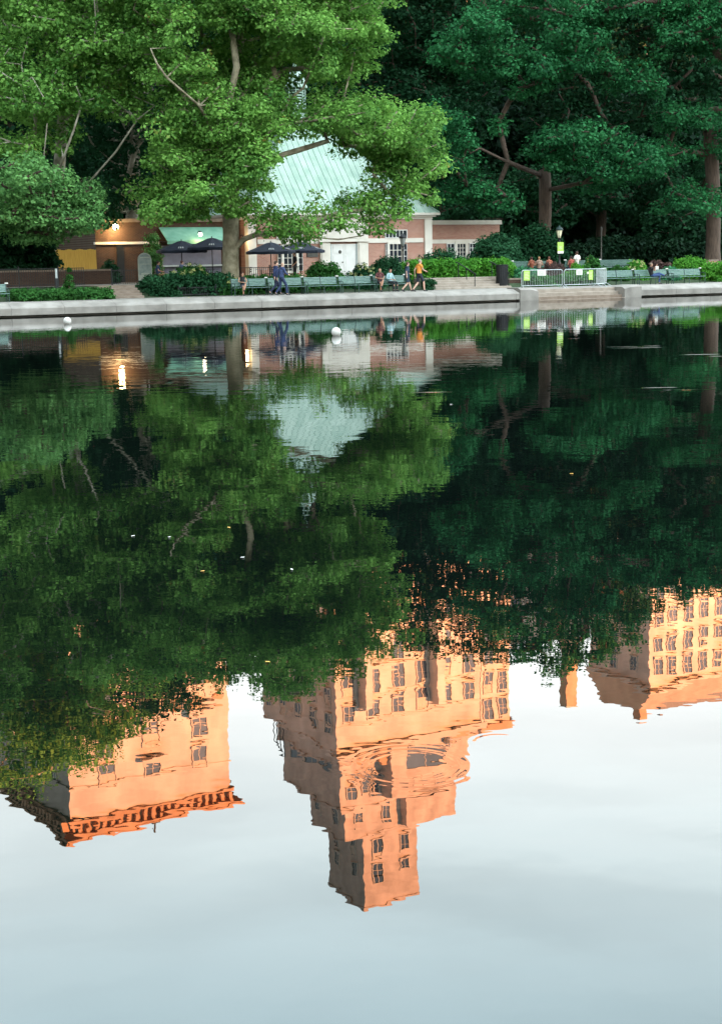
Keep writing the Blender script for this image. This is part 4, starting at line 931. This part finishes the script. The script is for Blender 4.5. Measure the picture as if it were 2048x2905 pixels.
tree('plane_tree','shaded plane tree between the left tree and the big one',360,790,24,.45,(380,380,23),[
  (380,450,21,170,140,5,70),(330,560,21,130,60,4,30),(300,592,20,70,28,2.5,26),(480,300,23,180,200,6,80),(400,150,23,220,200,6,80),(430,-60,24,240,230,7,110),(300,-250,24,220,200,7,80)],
  LF['darkshade'], M['barkpale'], per=150, crad=(.9,1.4), lsize=.24, spacing=1.0, seed=6, zb=1.3, extra=[[(340,600,23),(385,420,20),(470,300,20),(500,200,20)]])  # plane crown given the darkened leaf, so its shade is in the colour
G = 'dark oaks behind the boathouse'
tree('oak_tree','tall dark oak reaching a low bough over the lamp with the sign',1537,760,21,.45,(1540,420,21),[
  (1620,440,15.5,105,80,3,60),(1760,475,15.5,90,75,3,50),(1690,395,15.5,110,40,2.5,26),(1310,110,19,105,60,3.5,34),(1435,190,18.5,125,75,4,52),(1610,140,18,140,85,4,64),(1560,215,17.5,90,55,3,28),
  (1815,245,18,110,55,3,34),(1277,392,18.5,95,105,3,44),(1378,525,18.5,80,70,3,30),(1300,520,20,70,50,3,14),(1480,20,20,160,60,5,50),(1700,30,20,170,70,5,56),(1560,-110,22,260,110,6,90),(1660,-210,22,240,110,7,70),(1620,-290,23,200,60,6,36),(1850,0,21,150,70,5,44),(1440,350,21,80,30,3,8)],
  LF['oak'], M['barkdark'], per=190, crad=(.8,1.25), lsize=.22, spacing=.9, dens=1.0, grp=1.9, seed=21, zb=1.3, group=G, extra=[[(1540,500,21),(1440,460,19),(1360,420,18.5)],[(1545,540,21),(1650,520,17),(1720,480,16)]])
tree('oak_tree','dark oak with a thick brown trunk at the right edge',2020,790,18,.55,(2010,380,18.5),[
  (1930,95,16.5,130,100,4,66),(2060,200,16,100,120,4,46),(1941,360,17,85,60,3,26),(2040,420,17,70,70,3,20),(1973,590,18,105,65,3,28),(1870,465,19,80,55,3,18),(1930,-40,18,200,100,6,66),(2110,60,17,100,170,4,40),(2080,-20,18,180,100,6,40),(2100,330,17,90,80,4,24)],
  LF['oak'], M['barkdark'], per=190, crad=(.8,1.25), lsize=.22, spacing=.9, dens=1.0, grp=1.9, seed=22, zb=1.3, group=G)
tree('oak_tree','thin-crowned oak just right of the copper cupola',1240,760,38,.40,(1250,300,38),[
  (1180,130,36,150,150,5,55),(1290,60,36,170,130,5,60),(1240,330,34,110,150,4,46),(1330,250,36,130,100,4,36),(1150,260,38,110,110,4,20),(1220,-40,37,180,100,6,60),(1380,-30,37,150,90,6,50),(1260,500,33,120,90,4,46),(1350,600,30,100,50,4,30),(1200,1790,36,60,90,4,34),(1370,1790,36,75,90,4,46),(1150,1700,37,80,110,5,40),(1330,1680,36,160,60,5,40),(1240,1640,38,140,70,5,60),(1260,180,40,120,110,5,60)],
  LF['darkshade'], M['barkdark'], per=150, dens=1.4, crad=(1.0,1.6), lsize=.27, spacing=1.3, seed=23, zb=2.4, group=G)
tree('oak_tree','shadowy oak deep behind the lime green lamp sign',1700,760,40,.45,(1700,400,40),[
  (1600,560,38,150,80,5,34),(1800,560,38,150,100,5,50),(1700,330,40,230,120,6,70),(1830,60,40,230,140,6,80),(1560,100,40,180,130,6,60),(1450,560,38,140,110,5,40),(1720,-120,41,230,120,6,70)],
  LF['darkshade'], M['barkdark'], per=140, dens=1.35, grp=3.2, crad=(1.3,2.0), lsize=.34, spacing=1.6, seed=24, zb=2.6, group=G)
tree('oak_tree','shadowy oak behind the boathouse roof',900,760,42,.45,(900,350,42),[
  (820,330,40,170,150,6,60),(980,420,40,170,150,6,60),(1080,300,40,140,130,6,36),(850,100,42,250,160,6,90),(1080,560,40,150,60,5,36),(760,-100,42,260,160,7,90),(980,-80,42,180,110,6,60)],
  LF['darkshade'], M['barkdark'], per=140, dens=1.35, grp=3.2, crad=(1.3,2.0), lsize=.34, spacing=1.6, seed=25, zb=2.8, group=G)
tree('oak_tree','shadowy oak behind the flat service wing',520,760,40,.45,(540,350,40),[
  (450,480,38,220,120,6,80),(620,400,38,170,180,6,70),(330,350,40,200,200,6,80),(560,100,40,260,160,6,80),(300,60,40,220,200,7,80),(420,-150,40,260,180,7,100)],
  LF['darkshade'], M['barkdark'], per=140, dens=1.35, grp=3.2, crad=(1.3,2.0), lsize=.34, spacing=1.6, seed=26, zb=2.6, group=G)
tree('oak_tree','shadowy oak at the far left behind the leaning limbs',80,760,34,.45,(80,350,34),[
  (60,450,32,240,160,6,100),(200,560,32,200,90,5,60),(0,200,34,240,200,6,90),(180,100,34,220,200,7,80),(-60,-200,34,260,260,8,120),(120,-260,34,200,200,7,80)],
  LF['darkshade'], M['barkdark'], per=100, crad=(1.3,2.0), lsize=.38, spacing=1.5, seed=27, zb=2.4, group=G)
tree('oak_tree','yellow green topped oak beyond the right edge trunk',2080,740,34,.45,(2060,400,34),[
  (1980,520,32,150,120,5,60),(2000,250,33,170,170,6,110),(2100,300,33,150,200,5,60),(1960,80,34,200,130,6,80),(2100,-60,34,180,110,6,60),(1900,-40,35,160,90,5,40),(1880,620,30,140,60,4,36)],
  LF['darkshade'], M['barkdark'], per=130, crad=(1.2,1.8), lsize=.32, spacing=1.4, seed=28, zb=2.2, group=G)
brickwall(-60, 196, 12.2, 768, 'long low dark brick wall behind the left iron fence', M['brickdark'])
for x0,x1,yt,v,lab,sd_ in ((-60,60,640,14.5,'dark leafy mass behind the iron fence at the far left',51),(50,160,655,15.5,'dark leafy mass left of the yellow plank fence',52)):
    shrub(x0,x1,yt,790,v,1.6,LF['darkshade'],lab,n=110,seed=sd_,cr=.6,sp=.6,lsize=.2,zb=TZ,round_=False)
for x0,x1,yt,v,lab,sd_ in ((1580,1700,690,27,'dark understory bush behind the lamp with the sign',53),(1690,1830,670,29,'dark understory bush behind the thin dark post',54),(1820,1960,680,28,'dark understory bush left of the right trunk',55),(1940,2100,660,30,'dark understory bush behind the right trunk',56)):
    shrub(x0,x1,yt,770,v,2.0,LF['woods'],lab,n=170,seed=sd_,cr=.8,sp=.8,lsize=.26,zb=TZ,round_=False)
# far wood as one mass
g = np.random.default_rng(77); pts = []
for _ in range(3300):
    u = g.uniform(-35,100); v = g.uniform(46,72); z = 3+g.random()**1.05*(25 if v > 54 else 14); pts.append(list(Wp(u,v,z)))
for _ in range(1300):
    pts.append(list(Wp(g.uniform(15,105),g.uniform(56,72),g.uniform(11,28))))
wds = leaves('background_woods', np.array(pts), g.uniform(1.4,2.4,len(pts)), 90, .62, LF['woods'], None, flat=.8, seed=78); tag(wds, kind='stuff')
wds['label'] = 'dark wooded mass closing the view between the trunks'; wds['category'] = 'woods'
# ------------------------------------------------------------------ avenue buildings seen in the water
BE = math.radians(33); EB = Vector((math.cos(BE), math.sin(BE), 0)); NB = Vector((-math.sin(BE), math.cos(BE), 0)); OB = Vector((-31,150,0))
def QV(x, y, w):                     # mirrored photo point -> point on the upright plane w of the avenue grid
    d = rayd(x, y, True); c = Vector((0,0,-CH)); t = (w-(c-OB).dot(NB))/d.dot(NB); p = c+d*t
    return (p-OB).dot(EB), p.z
def Wb(a, w, z=0): return OB+EB*a+NB*w+Vector((0,0,z))
def sidelen(xl, a0, w0):             # how deep the block must be for its far left edge to appear at photo x
    lo, hi = 1, 60
    for _ in range(40):
        m_ = (lo+hi)/2; p = Wb(a0, w0+m_); q = p-Vector((0,0,0)); px = q.x/q.y
        tgt = rayd(xl, 2150, True); 
        if px > tgt.x/tgt.y: lo = m_
        else: hi = m_
    return lo
def bwin(parent, x, z, w, h, face, d=0, m=None, sub=True, pm=None, blind=False):
    """window on the front (face 0, along x at y=0) or the left side (face 1, along y at x=0)"""
    f = MB(); fr = .13
    def B(x0,x1,y0,y1,z0,z1,mb):
        if face == 0: mb.box(x0,x1,y0,y1,z0,z1)
        else: mb.box(y0,y1,x0,x1,z0,z1)
    B(x-w/2-fr,x-w/2,d-.16,d+.1,z-.1,z+h+fr,f); B(x+w/2,x+w/2+fr,d-.16,d+.1,z-.1,z+h+fr,f); B(x-w/2,x+w/2,d-.16,d+.1,z+h,z+h+fr,f); B(x-w/2-fr-.1,x+w/2+fr+.1,d-.32,d+.1,z-.35,z-.1,f)
    B(x-.04,x+.04,d-.08,d+.05,z,z+h,f); B(x-w/2,x-.04,d-.085,d+.05,z+h*.5-.04,z+h*.5+.04,f); B(x+.04,x+w/2,d-.085,d+.05,z+h*.5-.04,z+h*.5+.04,f)
    o = f.build('window', m or M['lime_trim'], parent); p = MB(); B(x-w/2,x+w/2,d-.04,d+.03,z-.1,z+h,p); p.build('pane', pm or M['glassblue'], o)
    if blind: p = MB(); B(x-w/2+.05,x+w/2-.05,d-.07,d-.045,z+h*.45,z+h-.02,p); p.build('blind', M['blind'], o)
    return o
G0 = 3.0
# -- left block: big modillion cornice
a0, zt = QV(205,2395,0); a1, zt2 = QV(655,2268,0); zt = (zt+zt2)/2
L = a1-a0; D = 24; Hh = zt-G0; print('left block', a0, L, Hh)
b = thing('apartment_building', 'orange lit stone block with heavy bracketed cornice reflected at left', 'building', Wb(a0,0,G0), BE)
MB().box(0,L,0,D,0,Hh-1.9).build('wall', M['lime_stone'], b)
mb = MB(); mb.box(-.35,L+.35,-.35,D+.3,Hh-1.9,Hh-1.5); mb.box(-.95,L+.9,-.95,D+.9,Hh-.62,Hh-.25); mb.box(-1.1,L+1.05,-1.1,D+1.0,Hh-.25,Hh)
mb.box(-.05,L+.05,-.05,D,Hh-1.5,Hh-.62); mb.build('cornice', M['terracotta'], b)
mb = MB(); k = .4
while k < L: mb.box(k,k+.36,-.6,-.05,Hh-1.4,Hh-.65); k += .95
k = .4
while k < D: mb.box(-.85,-.05,k,k+.42,Hh-1.5,Hh-.65); k += 1.05
mb.build('bracket', M['terracotta'], b)
mb = MB(); mb.box(-.25,L+.25,-.25,D+.2,Hh-14.2,Hh-13.6); mb.box(-.2,L+.2,-.2,D,Hh-5.4,Hh-5.15); mb.build('string_course', M['lime_trim'], b)
for c_, x_ in enumerate((305,433,569)):
    xx = QV(x_,2200,0)[0]-a0
    for r_ in range(7):
        z = Hh-6.6-r_*3.75
        bwin(b, xx, z-.9, 1.7, 2.5, 0, blind=(c_+r_)%2 == 0)
        if r_ in (1,3) or r_ == 0 and c_ == 1: MB().box(xx-1.5,xx+1.5,-.9,-.33,z-1.35,z-1.22).box(xx-1.5,xx+1.5,-.9,-.84,z-1.22,z-.35).build('balcony', M['lime_trim'], b)
for y_ in (4,9,14,19):
    for r_ in range(5): bwin(b, y_, Hh-7.5-r_*3.75, 1.5, 2.4, 1)
mb = MB()
for xx, z in ((QV(500,2080,0)[0]-a0, Hh-12.3),(QV(370,2110,0)[0]-a0, Hh-12.3),(QV(620,2060,0)[0]-a0,Hh-12.3)):
    mb.lathe([(0.01,0),(.8,0),(.7,.15),(.01,.2)],16)
    n_ = len(mb.v); blk = mb.v[n_-64:]; mb.v[n_-64:] = [(xx+p[0], -p[2]-.02, z+p[1]) for p in blk]
mb.build('medallion', M['terracotta'], b)
MB().box(QV(445,2300,3)[0]-a0-.5,QV(445,2300,3)[0]-a0+.5,3,4,Hh,Hh+2.0).tube([(QV(445,2300,3)[0]-a0,3.5,Hh+1.8),(QV(445,2300,3)[0]-a0,3.5,Hh+3)],.12,6).build('roof_vent', M['darkmetal'], b)
# -- centre tower block with setbacks
a0, zA = QV(955,2138,4); D0 = sidelen(748, a0, 4)
b = thing('apartment_tower', 'stepped tower with orange front and grey side reflected in the middle', 'building', Wb(a0,4,G0), BE)
def tier(x0, xr, ytop, xl, w, zlow, m, name='tier', cop=True):
    aa, z1 = QV(x0,ytop,w); ar = QV(xr,ytop,w)[0]; dd = sidelen(xl, aa, w); x_ = aa-a0; y_ = w-4; z1 -= G0
    MB().box(x_,ar-a0,y_,y_+dd,zlow,z1).build(name, m, b)
    if cop: MB().box(x_-.10,ar-a0+.10,y_-.10,y_+dd+.1,z1+.003,z1+.3).build('parapet', m, b)
    return x_, ar-a0, y_, dd, z1
tA = tier(955,1362,2137,752,4,0,M['lime_stone']); tW = tier(1364,1444,2088,1340,9,0,M['lime_stone'],'side_wing'); tA2 = tier(964,1355,2180,790,5.0,tA[4]-.5,M['brick_tower'])
tB = tier(969,1330,2300,804,6.0,tA[4]-.4,M['brick_tower']); tC = tier(980,1278,2382,880,7.2,tB[4]-.4,M['brick_tower']); tT = tier(1036,1187,2570,926,9.5,tC[4]-.4,M['brick_tower'],'tower')
print('tower', tA, tB, tC, tT)
def grid(t, z_from, cols, rows, w, h, pitch, face=0, m=None, pm=None, inset=0):
    x0, x1, y0, dd, z1 = t; span = (x1-x0) if face == 0 else dd
    for c_ in range(cols):
        for r_ in range(rows):
            q = span*(c_+.5)/cols
            o = bwin(b, (x0+q) if face == 0 else (y0+q), z_from-r_*pitch, w, h, face, d=(y0 if face == 0 else x0), pm=pm, blind=(c_*3+r_)%4 == 1)
grid(tA, tA[4]-5.6, 6, 5, 1.5, 2.2, 3.6); grid(tA, tA[4]-4.2, 5, 4, 1.3, 2.1, 3.6, 1); grid(tW, tW[4]-4.6, 2, 4, 1.3, 2.2, 3.6)
x0, x1, y0, dd, z1 = tA
for r_ in range(5): MB().box(x0-.08,x1+.05,y0-.10,y0+dd,z1-3.0-r_*3.6,z1-2.75-r_*3.6).build('string_course', M['lime_trim'], b)
grid(tB, tB[4]-2.9, 6, 1, 1.2, 1.6, 3.4); grid(tC, tC[4]-3.4, 4, 1, 1.1, 1.7, 3.2); grid(tC, tC[4]-3.4, 2, 1, 1.0, 1.7, 3.2, 1)
MB().box(x0-.4,x1+.4,y0-.8,y0-.3,z1-.1,z1+.9).build('terrace_rail', M['lime_trim'], b)
for q, ww, hh_ in ((.10,2.2,1.8),(.30,1.4,2.6),(.80,2.6,1.5)): MB().box(x0+(x1-x0)*q,x0+(x1-x0)*q+ww,y0+.1,y0+.9,z1+.35,z1+.3+hh_).build('roof_pavilion', M['terracotta'], b)
for q in (.2,.5,.8): MB().lathe([(.55,0),(.6,.3),(.35,.5),(.7,1.1),(.2,1.5),(.1,2.0)],10,x0+(x1-x0)*q,y0+.5,1).build('urn', M['lime_trim'], b).location.z = z1+.9
x0, x1, y0, dd, z1 = tW; MB().box(x0-.3,x1+.6,y0-.6,y0+dd,z1-1.6,z1-.9).box(x0-.1,x1+.3,y0-.3,y0+dd,z1-.9,z1+.01).build('cornice', M['terracotta'], b)
grid(tT, tT[4]-4.8, 2, 4, 1.3, 2.0, 3.2, 0, pm=M['glassdark']); grid(tT, tT[4]-4.8, 2, 4, 1.0, 1.9, 3.2, 1, pm=M['glassdark'])
x0, x1, y0, dd, z1 = tB
bwin(b, x0+(x1-x0)*.62, z1-7.0, 6.0, 3.6, 0, d=y0-.9); bwin(b, x0+(x1-x0)*.2, z1-3.6, 1.6, 2, 0, d=y0)
for q in (.25,.5,.75): bwin(b, y0+dd*q, z1-7.5, 3.2, 3.4, 1, d=x0)
MB().box(x0+(x1-x0)*.30,x0+(x1-x0)*.42,y0-2.4,y0-.002,tA2[4]-2,z1-1).box(x0+(x1-x0)*.42,x1-1,y0-.9,y0-.003,tA2[4]-2,z1-2.5).build('bay', M['brick_tower'], b)
x0, x1, y0, dd, z1 = tC; bwin(b, x0+(x1-x0)*.25, z1-5.5, 3.4, 1.8, 0, d=y0)
MB().box(x0+(x1-x0)*.52,x1-.2,y0-1.4,y0-.002,tB[4]+.5,z1-.3).build('bay', M['brick_tower'], b)
x0, x1, y0, dd, z1 = tA
for q, ww in ((.165,1.0),(.66,1.1)): MB().box(x0+(x1-x0)*q-ww/2,x0+(x1-x0)*q+ww/2,y0-1.9,y0-.11,10,z1-3.2-(q*10)%2).build('bay', M['lime_stone'], b)
mb = MB(); mb.box(x0-.3,x1+.3,y0-.35,y0+dd,z1-9.6,z1-9.2); mb.build('string_course', M['lime_trim'], b)
xr = tA[0]-.0; yb = tA[2]+tA[3]-3
mb = MB(); [mb.tube([(xr+.4,yb+q,tA[4]+.4),(xr+.4,yb+q,tA[4]+3.4)],.07,5) for q in (-1.2,-.4,.4,1.2)]; mb.tube([(xr+.4,yb-1.3,tA[4]+3.4),(xr+.4,yb+1.3,tA[4]+3.4)],.07,5); mb.build('roof_frame', M['darkmetal'], b)
# -- right block with tiled slope
a0, zt = QV(1840,1955,2); ar = QV(2150,1975,2)[0]; L = ar-a0; dd = sidelen(1668,a0,2)
b = thing('apartment_building', 'orange lit block with tiled slope reflected at the right edge', 'building', Wb(a0,2,G0), BE); Hh = zt-G0; print('right block', L, dd, Hh)
MB().box(0,L,0,dd,0,Hh).build('wall', M['lime_stone'], b); MB().box(-.5,L+.5,-.5,dd+.5,Hh+.002,Hh+.4).build('cornice', M['lime_trim'], b)
zr_ = QV(1850,2022,4)[1]-G0
mb = MB(); mb.add([(-.4,-.4,Hh+.4),(L+.4,-.4,Hh+.4),(L+.4,dd+.4,Hh+.4),(-.4,dd+.4,Hh+.4),(1.2,3.5,zr_),(L-1,3.5,zr_),(L-1,dd-2,zr_),(1.2,dd-2,zr_)],[(0,1,5,4),(1,2,6,5),(2,3,7,6),(3,0,4,7),(4,5,6,7),(0,3,2,1)]); mb.build('roof', M['terracotta'], b)
MB().box(8,L,6,dd-1,Hh+.5,zr_+1.6).build('penthouse', M['roofgrey'], b); MB().box(1.8,3.2,3.8,5.2,zr_,zr_+1.6).build('chimney', M['terracotta'], b)
for x_ in (1868,1905,1950,1992,2035,2080):
    xx = QV(x_,1850,2)[0]-a0
    for r_ in range(6): bwin(b, xx, Hh-3.6-r_*3.6, 1.4, 2.2, 0)
for y_ in (3,7,11):
    for r_ in range(5): bwin(b, min(y_,dd-2), Hh-3.6-r_*3.6, 1.2, 2.0, 1)
# -- slim far building between
a0, zt = QV(1608,2003,30); ar = QV(1636,2003,30)[0]
b = thing('slim_building', 'narrow orange chimney-like block reflected between the tower and right block', 'building', Wb(a0,30,G0), BE); Hh = zt-G0
MB().box(0,ar-a0,0,1.6,0,Hh).build('wall', M['terracotta'], b); MB().box(-.15,ar-a0+.15,-.15,1.7,Hh,Hh+.3).build('coping', M['lime_trim'], b)
a0, zt = QV(1440,1990,12); ar = QV(1840,1985,12)[0]
b = thing('apartment_building', 'lower shaded block behind the trees between tower and right block', 'building', Wb(a0+3,22,G0), BE); Hh = zt-G0-5
MB().box(0,ar-a0,0,14,0,Hh).build('wall', M['brick_tower'], b); MB().box(-.2,ar-a0+.2,-.2,14.2,Hh,Hh+.5).build('coping', M['lime_trim'], b)
for c_ in range(6):
    for r_ in range(4): bwin(b, (ar-a0)*(c_+.5)/6, Hh-3.5-r_*3.5, 1.4, 2, 0)
a1_ = 40
